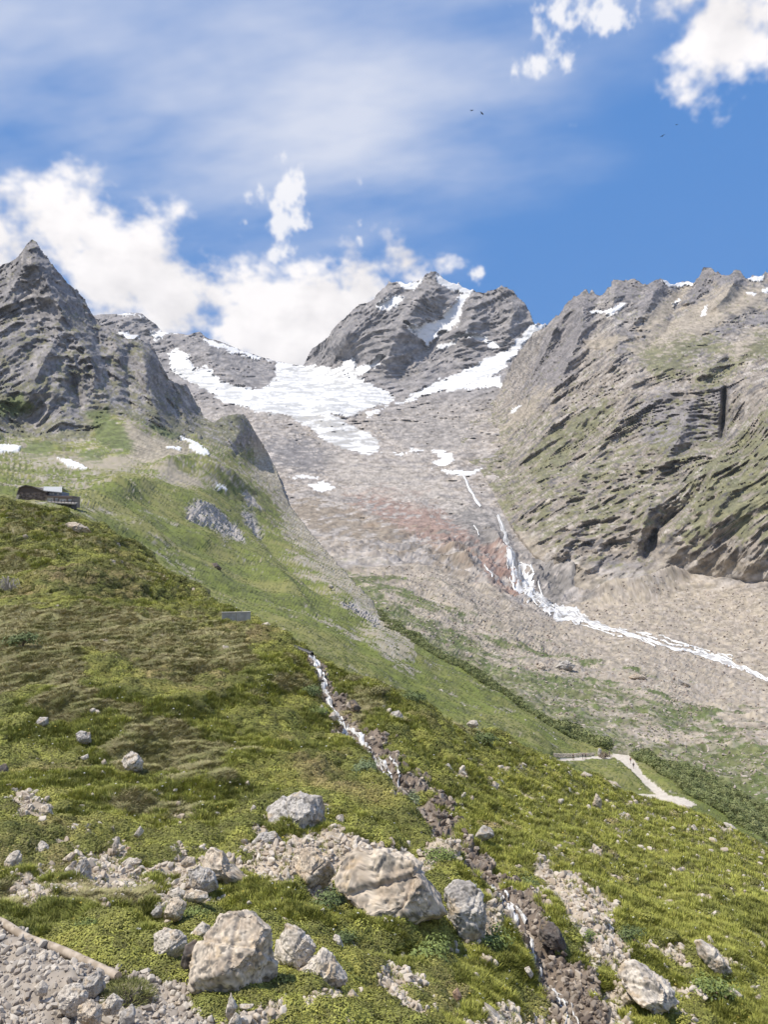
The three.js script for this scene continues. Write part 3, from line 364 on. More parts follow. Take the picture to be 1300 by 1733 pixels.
const sheetC = sheet({
  u0: -160, u1: 1450, du: 1.9, v0: 385, v1: 1560, dv: 1.9, outward: (u, v, p) => clamp(0.5 - rCrag(u, v, 60) / 10), top: crestC, backDrop: 1.1,
  foot: curve([[-160, 900], [0, 900], [140, 915], [250, 960], [330, 1030], [430, 1075], [500, 1120], [580, 1170], [700, 1225], [850, 1290], [985, 1335], [1100, 1385], [1200, 1415], [1300, 1475], [1450, 1560]]),
  depth: depthC0,
  relief: (p, u, v) => {
    const crag = clamp(0.5 - (rCrag(u, v, 60) + wob(p, 60, 6)) / 10), d = -p.z, white = whiteC(p, u, v), near = clamp((700 - d) / 500);
    const rock = foldsC(u, v) * clamp((v - crestC(u)) / 40) + crags(p, d, 100, 19, 0.35, 0.93);
    let turf = foldsC(u, v) * 1 + 2.2 * clamp(d / 500) * fbm(p.x / 40, p.y / 40, p.z / 40, 3) + 1.3 * fbm(p.x / 16, p.y / 16, p.z / 16, 2, 0.55) + near * (0.4 * ridged(p.x / 7, p.y / 7, p.z / 7, 2) + 0.25 * fbm(p.x / 2.6, p.y / 2.6, p.z / 2.6, 2));
    if (barC.some((r) => r(u, v, 8) < 0)) turf += 2.2 * facet(p.x / 8, p.y / 6, p.z / 8);
    { let q = 8; for (const r of rPath) q = Math.min(q, r(u, v, 8)); turf = lerp(foldsC(u, v) - 0.1, turf, clamp(q / 8)); }
    if (d < 300 && u < 200) turf *= 0.6;
    const top = clamp((v - crestC(u)) / 12 + 0.5);
    return white ? lerp(turf, rock, crag) * 0.5 + 2 : lerp(turf, rock * top, crag);
  },
  paint: (p, n, u, v) => {
    if (whiteC(p, u, v)) return SNOW;
    if (onPath(u, v)) { const k = noise(p.x * 0.7, p.y, p.z * 0.7); return mix3(C3(0.60, 0.54, 0.45), C3(0.52, 0.46, 0.38), step(-0.2, 0.4, k)); }
    const d = -p.z, t1 = fbm(p.x / 60, p.y / 60, p.z / 60, 5, 0.6), t3 = fbm(p.x / 14, p.y / 14, p.z / 14, 5, 0.62), t2 = fbm((p.x * 0.5 - p.y * 0.86) / 50, (p.y * 0.5 + p.x * 0.86) / 9, p.z / 40, 4, 0.6), fine = noise(p.x / (d > 450 ? 5 : 2.4), p.y / 2.4, p.z / (d > 450 ? 5 : 2.4));
    const crag = step(9, -9, rCrag(u, v, 60) + 9 * t1 + 7 * t3);
    let rock = mix3(ROCK.grey, ROCK.dark, step(-0.15, 0.45, t1 + 0.3 * t3)); rock = mix3(rock, ROCK.pale, 0.55 * step(0.15, 0.55, t2));
    const turfy = step(0.34, 0.55, 0.5 * n.y + 0.5 * t3 + 0.25 * t1 + 0.0012 * (v - 600) - 0.1 * step(520, 420, v)); rock = mix3(rock, mix3(ROCK.moss, C3(0.17, 0.16, 0.085), step(-0.1, 0.4, t3)), turfy * 0.8);
    // grass of the alp
    const k1 = fbm(p.x / 45, p.y / 30, p.z / 45, 4, 0.55), k2 = fbm(p.x / 7, p.y / 7, p.z / 7, 4, 0.62), k3 = noise(p.x / 3.2, p.y / 3.2, p.z / 3.2);
    let g = mix3(C3(0.14, 0.165, 0.030), C3(0.195, 0.19, 0.058), step(-0.3, 0.4, k1 + 0.3 * k2)); g = mix3(g, C3(0.085, 0.098, 0.026), 0.85 * step(0.08, 0.34, k2 - 0.3 * k1)); g = mix3(g, C3(0.2, 0.19, 0.085), 0.5 * step(0.3, 0.5, k3 + 0.4 * k1));
    const stony = step(0.20, 0.42, k2 * 0.7 + 0.6 * t1 + 1.35 * clamp(1 - (v - crestC(u)) / 95) * (u > 430 && u < 700 ? 1 : 0) + (v < 830 ? 0.1 : -0.22));
    g = mix3(g, mix3(ROCK.talus, ROCK.pale, step(0, 0.4, k3)), stony * 0.8);
    let c = mix3(g, rock, crag);
    for (const r of screeC) { const q = r(u, v, 40); if (q < 25) c = mix3(c, ROCK.talus, 0.9 * step(6, -6, q + 14 * t1 + 10 * t3)); }
    for (const r of turfC) { const q = r(u, v, 40); if (q < 25) c = mix3(c, C3(0.115, 0.14, 0.045), 0.9 * step(6, -6, q + 12 * t1 + 8 * t3)); }
    for (const r of barC) { const q = r(u, v, 40); if (q < 14) c = mix3(c, mix3(ROCK.slab, ROCK.pale, step(-0.2, 0.3, t2)), 0.95 * step(3, -3, q + 7 * t3 + 4 * k3)); }
    return crag > 0.3 || d > 900 ? fleck(c, p, 5) : mix3(c, [c[0] * 1.25, c[1] * 1.25, c[2] * 1.25], 0.6 * fine + 0.1);
  },
  owner: (p, u, v) => onPath(u, v) ? 'path' : whiteC(p, u, v) ?? (rCrag(u, v, 60) < 0 ? 'mountain' : 'hillside'),
});
console.log('alp');
// ---------------------------------------------------------------- the near slope with the gully
const crestD = curve([[-160, 830], [0, 848], [60, 856], [135, 873], [180, 895], [250, 936], [290, 968], [330, 1000], [380, 1026], [430, 1047], [470, 1067], [500, 1090], [540, 1110], [580, 1135], [640, 1161], [700, 1190], [780, 1226], [850, 1256], [930, 1287], [985, 1306], [1020, 1318], [1060, 1340], [1100, 1350], [1160, 1366], [1200, 1381], [1250, 1411], [1300, 1441], [1450, 1520]]);
const depthD0 = surfaceFit([[-160, 1900, 8], [300, 1900, 8.5], [800, 1900, 12], [1450, 1900, 17], [-160, 1733, 11], [0, 1733, 11.2], [400, 1733, 11.8], [700, 1733, 15], [970, 1733, 20], [1300, 1733, 24], [1450, 1733, 27], [0, 1600, 15], [-160, 1600, 15], [400, 1620, 14.8], [700, 1600, 20], [940, 1630, 23], [1150, 1650, 25.5], [1300, 1600, 32], [1450, 1620, 36], [0, 1450, 22], [300, 1450, 23], [550, 1450, 24.5], [800, 1450, 29.5], [1000, 1500, 32], [1200, 1500, 42], [1300, 1500, 52],
  [0, 1300, 32], [300, 1300, 34], [500, 1300, 37], [650, 1285, 41], [720, 1320, 41], [900, 1380, 48], [1100, 1420, 62], [1300, 1462, 72], [0, 1150, 44], [300, 1150, 48], [545, 1200, 50], [640, 1161, 59], [780, 1226, 66], [985, 1306, 82], [1160, 1366, 88], [1300, 1441, 84], [1450, 1520, 84], [0, 1060, 56], [300, 1060, 62], [430, 1047, 71], [500, 1090, 62],
  [-160, 1150, 43], [-160, 1300, 32], [0, 1012, 70], [200, 1004, 74], [380, 1027, 78], [0, 848, 104], [-160, 830, 104], [135, 873, 109], [250, 936, 104], [330, 1000, 92], [60, 930, 86], [200, 950, 89], [-160, 930, 85], [-160, 1010, 69]], 0.0008);
const bedLine = [[525, 1112], [545, 1132], [560, 1170], [600, 1228], [650, 1288], [700, 1345], [750, 1405], [800, 1455], [860, 1528], [905, 1580], [940, 1640], [970, 1700], [1000, 1780]];
const bedWide = curve([[0, 9], [0.2, 26], [0.4, 44], [0.6, 40], [0.8, 34], [1, 52]]);
const foldsD = folds([ // metres
  [bedLine, -0.9, 46], [[[585, 1155], [640, 1180], [700, 1215], [760, 1270], [800, 1330]], 0.75, 34], [[[560, 1230], [620, 1290], [640, 1330], [720, 1400]], 0.35, 26], [[[30, 990], [120, 985], [250, 988], [400, 1015], [470, 1040]], 0.7, 16], [[[40, 1006], [200, 1006], [330, 1012]], -0.7, 10],
  [[[0, 1200], [120, 1180], [300, 1200], [480, 1160]], 0.4, 45], [[[60, 1270], [160, 1250], [260, 1265]], 0.3, 25], [[[150, 1345], [300, 1330], [430, 1330]], 0.35, 40], [[[260, 1400], [360, 1410], [440, 1390]], 0.3, 30], [[[40, 1530], [160, 1560], [250, 1580]], 0.25, 22], [[[-60, 1560], [60, 1580], [180, 1640], [260, 1690]], -0.3, 30], [[[820, 1240], [900, 1300], [980, 1330]], 0.6, 30], [[[640, 1350], [720, 1430], [770, 1480]], 0.4, 26], [[[560, 1560], [650, 1600], [740, 1620]], -0.35, 34], [[[880, 1300], [980, 1400], [1080, 1440]], 0.5, 40]]);
const soilD = [region([[-170, 1565], [20, 1570], [100, 1600], [185, 1640], [260, 1650], [330, 1640], [345, 1690], [390, 1735], [400, 1920], [-170, 1920]]), region([[330, 1690], [380, 1700], [400, 1760], [330, 1760]])];
const gravelD = [region([[120, 1440], [190, 1440], [235, 1480], [230, 1520], [180, 1515], [120, 1500]]), region([[190, 1400], [215, 1400], [215, 1470], [195, 1470]]), region([[235, 1500], [290, 1480], [320, 1460], [370, 1500], [350, 1520], [270, 1540]]), region([[400, 1420], [440, 1390], [470, 1420], [560, 1400], [600, 1430], [690, 1430], [740, 1470], [730, 1500], [600, 1460], [560, 1520], [480, 1500], [430, 1480]]), region([[20, 1340], [60, 1345], [90, 1390], [60, 1385], [30, 1370]]), region([[905, 1450], [960, 1480], [1000, 1510], [1040, 1570], [1060, 1620], [1010, 1640], [980, 1600], [940, 1540], [915, 1500]]), region([[560, 1680], [620, 1660], [640, 1740], [580, 1760], [500, 1720]]), region([[760, 1600], [830, 1600], [850, 1560], [830, 1530], [815, 1560]]), region([[800, 1733], [860, 1700], [960, 1720], [980, 1800], [800, 1800]]), region([[10, 1480], [60, 1490], [90, 1530], [40, 1540]]), region([[1020, 1690], [1060, 1640], [1050, 1690], [1100, 1760], [1020, 1760]]), region([[640, 1480], [740, 1420], [780, 1460], [740, 1480]]), region([[0, 1740], [480, 1690], [480, 1760], [0, 1800]])];
gravelD.push(region([[40, 1395], [120, 1400], [190, 1420], [250, 1470], [330, 1440], [420, 1430], [450, 1480], [330, 1520], [250, 1560], [130, 1530], [20, 1500], [60, 1440]].map(([u, v]) => [u, v])), region([[330, 1520], [420, 1510], [440, 1550], [360, 1555]]), region([[640, 1650], [720, 1640], [760, 1700], [700, 1740], [640, 1730]]));
const looseD = new Set([gravelD[gravelD.length - 3], gravelD[gravelD.length - 1]]);
const dryD = region([[-170, 1025], [100, 1022], [330, 1040], [430, 1080], [420, 1130], [300, 1150], [160, 1120], [120, 1170], [-170, 1190]]);
const brownD = region([[440, 1060], [560, 1115], [700, 1190], [800, 1250], [700, 1240], [600, 1160], [540, 1150]]);
function bedOf(p, u, v) { const d = lineDistance(bedLine, u, v); return d - bedWide(lineDistance.where) * (0.66 + 0.75 * fbm(p.x / 2.3, p.y / 2.3, p.z / 2.3, 4, 0.6)); }
// what the near ground is: 0 turf, 1 dwarf shrubs, 2 dry grass, 3 gravel, 4 soil, 5 wet stream bed
function kindD(p, u, v) {
  const n1 = fbm(p.x / 2.6, p.y / 2.6, p.z / 2.6, 4, 0.6), n2 = fbm(p.x / 0.7 + 5, p.y / 0.7, p.z / 0.7, 3, 0.6);
  if (bedOf(p, u, v) < 0) return 5;
  for (const r of soilD) if (r(u, v, 30) + 16 * n1 + 8 * n2 < 0) return 4;
  for (const r of gravelD) if (r(u, v, 30) + 22 * n1 + 14 * n2 < 0 && !(looseD.has(r) && n1 * 0.8 + n2 * 0.7 > -0.05)) return 3;
  const right = u > 760 && v > 1290;
  if (n1 * 0.6 + n2 * 0.5 > (right ? 0.30 : v > 1330 ? 0.48 : 0.60)) return 3;
  if (dryD(u, v, 60) + 26 * n1 < 0) return 2;
  if (right) return n1 > 0.34 ? 1 : 0;
  const n3 = fbm(p.x / 7, p.y / 5, p.z / 7, 3);
  return n3 + 0.35 * n1 > (v < 1010 ? -0.12 : 0.02) ? 1 : n3 + 0.2 * n1 < -0.36 ? 2 : 0;
}
const GROUND = [C3(0.125, 0.122, 0.034), C3(0.085, 0.082, 0.026), C3(0.22, 0.20, 0.085), C3(0.40, 0.335, 0.255), C3(0.29, 0.25, 0.205), C3(0.17, 0.132, 0.10)];
const sheetD = sheet({
  u0: -160, u1: 1450, du: 2.3, v0: 800, v1: 1900, dv: 2.3, top: crestD, foot: () => 1900, backDrop: 1.2, depth: depthD0,
  relief: (p, u, v) => {
    const d = -p.z, k = bedOf(p, u, v) < 0;
    let h = foldsD(u, v) + 0.55 * fbm(p.x / 6, p.y / 6, p.z / 6, 3) + 0.28 * fbm(p.x / 1.8, p.y / 1.8, p.z / 1.8, 3, 0.6);
    h += k ? 0.22 * ridged(p.x / 0.9, p.y / 0.9, p.z / 0.9, 3) : 0.13 * fbm(p.x / 0.6, p.y / 0.6, p.z / 0.6, 2);
    if (v < 1010 && u < 480) h += 0.5 * ridged(p.x / 7, p.y / 3, p.z / 5, 3, 0.5) - 0.3;
    return h;
  },
  paint: (p, n, u, v) => {
    const k = kindD(p, u, v), c = GROUND[k], a = fbm(p.x / 0.5, p.y / 0.5, p.z / 0.5, 3, 0.6), b = fbm(p.x / 3, p.y / 3, p.z / 3, 3), m = 1 + 0.45 * a + 0.25 * b;
    return k >= 3 ? mix3([c[0] * m, c[1] * m, c[2] * m], C3(0.38, 0.35, 0.31), 0.4 * step(0.1, 0.5, noise(p.x / 0.16, p.y / 0.16, p.z / 0.16))) : [c[0] * m, c[1] * m, c[2] * m];
  },
  owner: (p, u, v) => bedOf(p, u, v) < 0 ? 'stream_bed' : 'ground',
});
console.log('near slope');

// ---------------------------------------------------------------- the terrain as objects
// a snow patch or glacier is one piece: stray scraps go back to the ground they lie on
function onePiece(S, key, rest) {
  const idx = S.lists[key]; if (!idx) return; const up = new Map(), find = (a) => { while (up.get(a) !== a) { up.set(a, up.get(up.get(a))); a = up.get(a); } return a; };
  for (const v of idx) if (!up.has(v)) up.set(v, v);
  for (let t = 0; t < idx.length; t += 3) { const a = find(idx[t]); up.set(find(idx[t + 1]), a); up.set(find(idx[t + 2]), find(a)); }
  const count = new Map(); for (let t = 0; t < idx.length; t += 3) { const r = find(idx[t]); count.set(r, (count.get(r) ?? 0) + 1); }
  const main = [...count].sort((a, b) => b[1] - a[1])[0][0], keep = [], other = []; for (let t = 0; t < idx.length; t += 3) (find(idx[t]) === main ? keep : other).push(idx[t], idx[t + 1], idx[t + 2]);
  S.lists[key] = keep; for (const v of other) S.lists[rest].push(v);
}
for (const S of [sheetA, sheetB, sheetC]) for (const key of Object.keys(S.lists)) if (/snow|glacier/.test(key)) onePiece(S, key, 'mountain');
const structure = (o, label) => o && tag(o, label, null, null, 'structure');
structure(sheetObject(sheetA, 'mountain', 'mountain', groundMaterial), 'grey snow-streaked summit at the head of the valley above the glacier');
structure(sheetObject(sheetA, 'rock_basin', 'terrain', groundMaterial), 'bare brown and reddish rock slabs below the glacier');
structure(sheetObject(sheetA, 'valley_floor', 'valley_floor', groundMaterial), 'stony valley floor with sparse turf beside the glacial river');
structure(sheetObject(sheetB, 'mountain', 'mountain', groundMaterial), 'long craggy mountainside with rock towers on its ridge');
structure(sheetObject(sheetC, 'mountain', 'mountain', groundMaterial), 'dark pointed pyramid mountain with grassy ledges');
structure(sheetObject(sheetC, 'hillside', 'hillside', groundMaterial), 'green alpine meadow slope running down past the hut to the gravel path');
structure(sheetObject(sheetC, 'path', 'path', groundMaterial), 'pale gravel path bending around the green slope');
structure(sheetObject(sheetD, 'ground', 'ground', groundMaterial), 'near grassy slope strewn with stones');
structure(sheetObject(sheetD, 'stream_bed', 'stream_bed', groundMaterial), 'dark wet gravel bed of the small stream');
structure(sheetObject(sheetA, 'glacier', 'glacier', snowMaterial), 'broad crevassed glacier spilling down from the snowy saddle');
structure(sheetObject(sheetA, 'hanging_glacier', 'glacier', snowMaterial), 'narrow steep glacier arm coming down from the col beside the summit');
structure(sheetObject(sheetA, 'snowfield', 'snowfield', snowMaterial), 'crescent snowfield with broken ice below the highest summit');
tag(sheetObject(sheetA, 'summit_snow', 'snow_patch', snowMaterial), 'bright snow cap on the flank of the highest summit', 'snow patch', 'old snow left on the mountains', 'thing');
const patchLabels = {
  snow_patch: 'small snow cap on the shoulder just short of the highest summit', snow_patch_a: 'pale snow patch in the rocks below the summit shoulder', snow_patch_b: 'thin arched snow band under the rounded rock dome', snow_patch_c: 'short snow streak under the end of the summit snowfield', snow_patch_d: 'little snow scrap between rounded dome and glacier arm', snow_patch_e: 'forked snow patch at the foot of the steep glacier arm', snow_patch_f: 'long snow rim along the crest above the broad glacier', snow_patch_g: 'snow patch in the notch right behind the pyramid mountain', snow_patch_h: 'snow line along the farthest crest behind the pyramid', snow_patch_n: 'snow strip on the far crest beside the dark rock island', snow_patch_i: 'snow tongue just above the flat strip where the waterfall stream begins', snow_patch_i2: 'flat snow strip where the waterfall stream begins', snow_patch_j: 'small snow streak on brown slabs below the glacier snout', snow_patch_j2: 'tiny snow scrap between glacier snout and stream source', snow_patch_k: 'flat white snow patch lying in the brown rock basin', snow_patch_l: 'thin snow line just above the flat basin patch', snow_patch_m: 'thin snow streak beside the broken edge of the glacier', snow_patch_o: 'snow wedge running up between glacier and summit cliffs',
  snow_patch_r: 'slanting snow streak below the first towers of the craggy ridge', snow_patch_s: 'snow strip in the saddle between the craggy ridge towers', snow_patch_t: 'narrow snow gully below the tallest ridge tower', snow_patch_u: 'snow on the crest past the tallest towers', snow_patch_v: 'snow patch at the picture edge below the craggy crest', snow_patch_w: 'snow scrap on the scree fan below the craggy ridge', snow_patch_x: 'short snow dash on the pale scree under the ridge saddle', snow_patch_y: 'flat snow dash below the last ridge tower',
  snow_patch_1: 'snow patch at the picture edge below the pyramid mountain', snow_patch_2: 'long snow patch on scree above the hut', snow_patch_3: 'slanting snow patch below the dark cliff end', snow_patch_4: 'small snow strip beside the slanting patch below the cliff', snow_patch_5: 'tiny snow sliver on the green alp below the scree',
};
for (const S of [sheetA, sheetB, sheetC]) for (const key of Object.keys(S.lists)) if (key.startsWith('snow_patch')) tag(sheetObject(S, key, 'snow_patch', snowMaterial), patchLabels[key], 'snow patch', 'old snow left on the mountains', 'thing');
// ---------------------------------------------------------------- stones
facet.soft = 0.05;
const stoneMaterial = new THREE.MeshStandardMaterial({ vertexColors: true, roughness: 0.92 });
const TONES = { pale: [C3(0.56, 0.505, 0.43), C3(0.42, 0.37, 0.31)], warm: [C3(0.53, 0.455, 0.36), C3(0.38, 0.31, 0.235)], grey: [C3(0.45, 0.42, 0.38), C3(0.31, 0.285, 0.26)], dark: [C3(0.13, 0.105, 0.09), C3(0.075, 0.065, 0.06)], rust: [C3(0.36, 0.23, 0.16), C3(0.28, 0.19, 0.14)], wet: [C3(0.12, 0.098, 0.08), C3(0.2, 0.165, 0.135)] };
function paintStone(g, tone, seed, size) {
  const [a, b] = TONES[tone], p = g.attributes.position, col = new Float32Array(p.count * 3);
  for (let i = 0; i < p.count; i++) {
    const x = p.getX(i) / size + seed * 3.1, y = p.getY(i) / size, z = p.getZ(i) / size, t = fbm(x * 1.6, y * 1.6, z * 1.6, 5, 0.62);
    let c = mix3(a, b, step(-0.2, 0.5, t)); c = mix3(c, C3(0.40, 0.29, 0.16), 0.5 * step(0.22, 0.42, fbm(x * 1.1 + 7, y * 1.4, z * 1.1, 4, 0.6))); c = mix3(c, C3(0.13, 0.12, 0.105), 0.8 * step(0.26, 0.4, fbm(x * 5 + 2, y * 5, z * 5, 4, 0.65)));
    const s = 1 + 0.45 * noise(x * 17, y * 17, z * 17) + 0.4 * noise(x * 41, y * 41, z * 41); col.set([c[0] * s, c[1] * s, c[2] * s], i * 3);
  }
  g.setAttribute('color', new THREE.BufferAttribute(col, 3)); return g;
}
function ball(detail) { const g = new THREE.IcosahedronGeometry(1, detail); g.deleteAttribute('uv'); g.deleteAttribute('normal'); return mergeVertices(g, 1e-5); }
const balls = { 3: ball(3), 5: ball(5), 9: ball(9), 18: ball(18), 26: ball(26) };
// a split block: planes cut off a rounded body, then the breaks are roughened
function block(detail, seed, [sx, sy, sz], outline, cuts = []) {
  const g = balls[detail].clone(), p = g.attributes.position, r = rng(seed * 7919 + 3), planes = [...cuts.map(([x, y, z, d]) => [new THREE.Vector3(x, y, z).normalize(), d])];
  for (let i = 0; i < (outline ? 9 : 12); i++) { const n = new THREE.Vector3(r() * 2 - 1, r() * 2 - 1, outline ? 0.3 + 0.8 * r() : r() * 2 - 1).normalize(); planes.push([n, outline ? 0.56 + 0.26 * r() : 0.5 + 0.3 * r()]); }
  const splits = detail > 9 ? [0, 1].map(() => [new THREE.Vector3(r() * 2 - 1, r() * 1.2 - 0.6, r() * 0.6 - 0.3).normalize(), r() * 0.7 - 0.35]) : [];
  const q = new THREE.Vector3(), size = Math.cbrt(sx * sy * sz), dir = new THREE.Vector3(), f1 = 1.3 / size;
  for (let i = 0; i < p.count; i++) {
    dir.fromBufferAttribute(p, i);
    if (outline) { const s = Math.hypot(dir.x, dir.y), f = outline(Math.atan2(dir.y, dir.x)), e = Math.pow(s, 0.8); q.set((dir.x / (s + 1e-9)) * f * e / sx, (dir.y / (s + 1e-9)) * f * e / sy, Math.sign(dir.z) * Math.pow(Math.max(0, 1 - Math.pow(s, 2.4)), 0.45)); }
    else { const m = Math.max(Math.abs(dir.x), Math.abs(dir.y), Math.abs(dir.z)); q.copy(dir).multiplyScalar(lerp(1, 1 / m, 0.32) * 0.95); }
    for (let k = 0; k < 2; k++) for (const [n, d] of planes) { const e = q.dot(n) - d; if (e > 0) q.addScaledVector(n, -e); }
    q.set(q.x * sx, q.y * sy, q.z * sz);
    p.setXYZ(i, q.x, q.y, q.z);
  }
  g.computeVertexNormals(); const nn = g.attributes.normal;
  for (let i = 0; i < p.count; i++) {
    q.fromBufferAttribute(p, i); dir.fromBufferAttribute(nn, i);
    let w = size * 0.022 * (ridged(q.x * f1 + seed, q.y * f1, q.z * f1, detail > 9 ? 4 : 2, 0.5) - 0.9) + size * 0.010 * noise(q.x * f1 * 4, q.y * f1 * 4 + seed, q.z * f1 * 4) + (detail > 9 ? size * 0.016 * noise(q.x * f1 * 15, q.y * f1 * 15 + seed, q.z * f1 * 15) : 0);
    if (detail > 3) { const f = 1.9 / size; w += size * (0.075 * facet(q.x * f + seed, q.y * f, q.z * f) + (detail > 9 ? 0.024 * facet(q.x * f * 7 + seed, q.y * f * 7, q.z * f * 7) + 0.05 * facet(q.x * f * 3 + seed, q.y * f * 3, q.z * f * 3) : 0)); }
    for (const [n, d] of splits) { const e = (q.dot(n) / size - d + 0.08 * noise(q.x * f1, q.y * f1, q.z * f1 + seed)) / 0.035; w += size * (0.035 * Math.tanh(e * 2) - 0.07 * Math.exp(-e * e)); }
    q.addScaledVector(dir, w); p.setXYZ(i, q.x, q.y, q.z);
  }
  g.computeVertexNormals(); return g;
}
const RIGHT = new THREE.Vector3(1, 0, 0), UPV = new THREE.Vector3(0, 1, 0);
let stoneSeed = 1;
// a boulder whose outline was measured: its width, height and thickness in metres follow from where it lies
function boulder(S, outline, label, { tone = 'pale', detail = 26, thick = 0.75, cuts = [], sink = 0.12, category = 'boulder', grp, name = 'boulder', foot = 0.5 } = {}) {
  const us = outline.map((p) => p[0]), vs = outline.map((p) => p[1]), uc = (Math.min(...us) + Math.max(...us)) / 2, vc = (Math.min(...vs) + Math.max(...vs)) / 2, vb = Math.max(...vs);
  const base = spot(S, uc, lerp(vc, vb, foot)), depth = -(base.p.z * Math.cos(PITCH) - base.p.y * Math.sin(PITCH)), k = depth / F, seed = stoneSeed++;
  const pts = outline.map(([u, v]) => [(u - uc) * k, -(v - vc) * k]); pts.push(pts[0]);
  const radial = (phi) => { const cx = Math.cos(phi), cy = Math.sin(phi); let best = 0; for (let i = 1; i < pts.length; i++) { const [ax, ay] = pts[i - 1], dx = pts[i][0] - ax, dy = pts[i][1] - ay, den = cx * dy - cy * dx; if (Math.abs(den) < 1e-12) continue; const t = (ax * dy - ay * dx) / den, s = (ax * cy - ay * cx) / den; if (t > 0 && s >= -1e-6 && s <= 1 + 1e-6) best = Math.max(best, t); } return best || 0.05; };
  const w = (Math.max(...us) - Math.min(...us)) * k / 2, h = (Math.max(...vs) - Math.min(...vs)) * k / 2, z = Math.min(w, h) * thick * 1.15;
  const g = block(detail, seed, [w, h, z], radial, [[0, 0.8, 0.6, 0.62], [0.15, -0.1, 1, 0.7], ...cuts]);
  paintStone(g, tone, seed, Math.max(w, h));
  const m = mesh(name, g, stoneMaterial); m.position.copy(at(uc, vc, depth - z * 0.15)); m.rotation.x = PITCH; m.rotation.order = 'YXZ'; m.rotation.y = -Math.atan2((uc - CU), F) * 0.0;
  return tag(m, label, category, grp);
}
const D = sheetD;
boulder(D, [[330, 1625], [335, 1600], [358, 1575], [362, 1560], [395, 1551], [430, 1555], [465, 1585], [463, 1620], [467, 1665], [455, 1690], [425, 1697], [395, 1690], [345, 1665], [331, 1650]], 'largest squarish tan boulder with ochre stains, front of the pile', { tone: 'warm', thick: 0.9, cuts: [[-0.2, 0.75, 0.65, 0.55], [0.1, -0.15, 1, 0.62], [0.9, 0.1, 0.5, 0.72]] });
boulder(D, [[467, 1605], [480, 1566], [500, 1575], [522, 1588], [536, 1602], [530, 1625], [500, 1655], [478, 1662], [468, 1640]], 'upper half of the cracked boulder beside the largest tan one', { tone: 'pale', thick: 0.9, cuts: [[0.5, 0.2, 0.8, 0.6]] });
boulder(D, [[484, 1670], [510, 1650], [532, 1626], [546, 1612], [562, 1622], [588, 1658], [577, 1688], [560, 1694], [525, 1682], [500, 1675]], 'lower half of the cracked boulder beside the largest tan one', { tone: 'pale', thick: 0.8, cuts: [[-0.4, 0.6, 0.7, 0.5], [0.5, -0.2, 0.9, 0.55]] });
boulder(D, [[449, 1375], [470, 1358], [505, 1345], [545, 1355], [553, 1375], [550, 1400], [535, 1415], [490, 1419], [470, 1405]], 'topmost big grey boulder of the pile, resting on smaller rocks', { tone: 'grey', thick: 1, cuts: [[-0.4, 0.5, 0.8, 0.6], [0.8, -0.1, 0.6, 0.6]] });
boulder(D, [[485, 1460], [500, 1445], [525, 1437], [550, 1455], [567, 1487], [545, 1508], [508, 1512], [500, 1480]], 'tan wedge boulder right under the topmost grey one', { tone: 'warm', thick: 0.9, cuts: [[-0.6, 0.5, 0.6, 0.45], [0.8, -0.2, 0.6, 0.45]] });
boulder(D, [[568, 1490], [585, 1455], [600, 1440], [625, 1455], [645, 1448], [675, 1455], [695, 1460], [720, 1490], [750, 1535], [768, 1575], [765, 1592], [720, 1595], [690, 1580], [620, 1550], [590, 1530]], 'longest slanting slab boulder with furrowed top overhanging green plants', { tone: 'warm', thick: 0.8, cuts: [[-0.2, 0.7, 0.7, 0.45], [0.3, -0.75, 0.6, 0.62]] });
boulder(D, [[753, 1510], [770, 1495], [800, 1495], [815, 1515], [820, 1555], [818, 1600], [790, 1606], [770, 1595], [755, 1560]], 'upright grey boulder leaning on the end of the slanting slab', { tone: 'grey', thick: 0.9, cuts: [[0, 0.85, 0.5, 0.55], [0.1, -0.1, 1, 0.5]] });
boulder(D, [[338, 1450], [355, 1438], [375, 1445], [385, 1470], [412, 1490], [405, 1503], [385, 1495], [350, 1480]], 'tilted cream rock lying across the rubble above the largest boulder', { tone: 'warm', detail: 18 });
boulder(D, [[313, 1475], [335, 1467], [360, 1480], [368, 1505], [350, 1512], [318, 1500]], 'rounded pale grey rock tucked under the tilted cream rock', { tone: 'grey', detail: 18 });
boulder(D, [[1049, 1660], [1060, 1642], [1082, 1638], [1110, 1655], [1140, 1680], [1156, 1710], [1150, 1728], [1128, 1730], [1100, 1700], [1065, 1680]], 'smooth elongated pale boulder by the lower end of the stream', { tone: 'pale', thick: 0.95 });
boulder(D, [[1180, 1598], [1190, 1594], [1220, 1615], [1243, 1650], [1243, 1668], [1225, 1665], [1205, 1640], [1185, 1620]], 'long pale rock half sunk in the grass of the right-hand slope', { tone: 'pale', detail: 18 });
boulder(D, [[1228, 1672], [1245, 1674], [1262, 1690], [1272, 1712], [1255, 1700], [1238, 1690]], 'flat rock flush with the grass below the long half-sunk rock', { detail: 9, thick: 0.5 });
boulder(D, [[255, 1585], [275, 1575], [300, 1580], [318, 1600], [316, 1622], [295, 1628], [262, 1605]], 'wedge of white rock with turf hanging over it', { detail: 18 });
boulder(D, [[318, 1585], [340, 1562], [356, 1570], [350, 1585], [328, 1598]], 'slim slanted stone leaning on the largest boulder', { detail: 9 });
boulder(D, [[313, 1600], [332, 1590], [334, 1640], [318, 1650], [305, 1632]], 'dark stones wedged under the slim slanted stone', { tone: 'dark', detail: 9, name: 'rock', category: 'rock' });
boulder(D, [[218, 1575], [232, 1570], [254, 1567], [255, 1580], [240, 1592], [225, 1588]], 'small white two-horned rock in dark turf left of the white wedge', { detail: 9, name: 'rock', category: 'rock' });
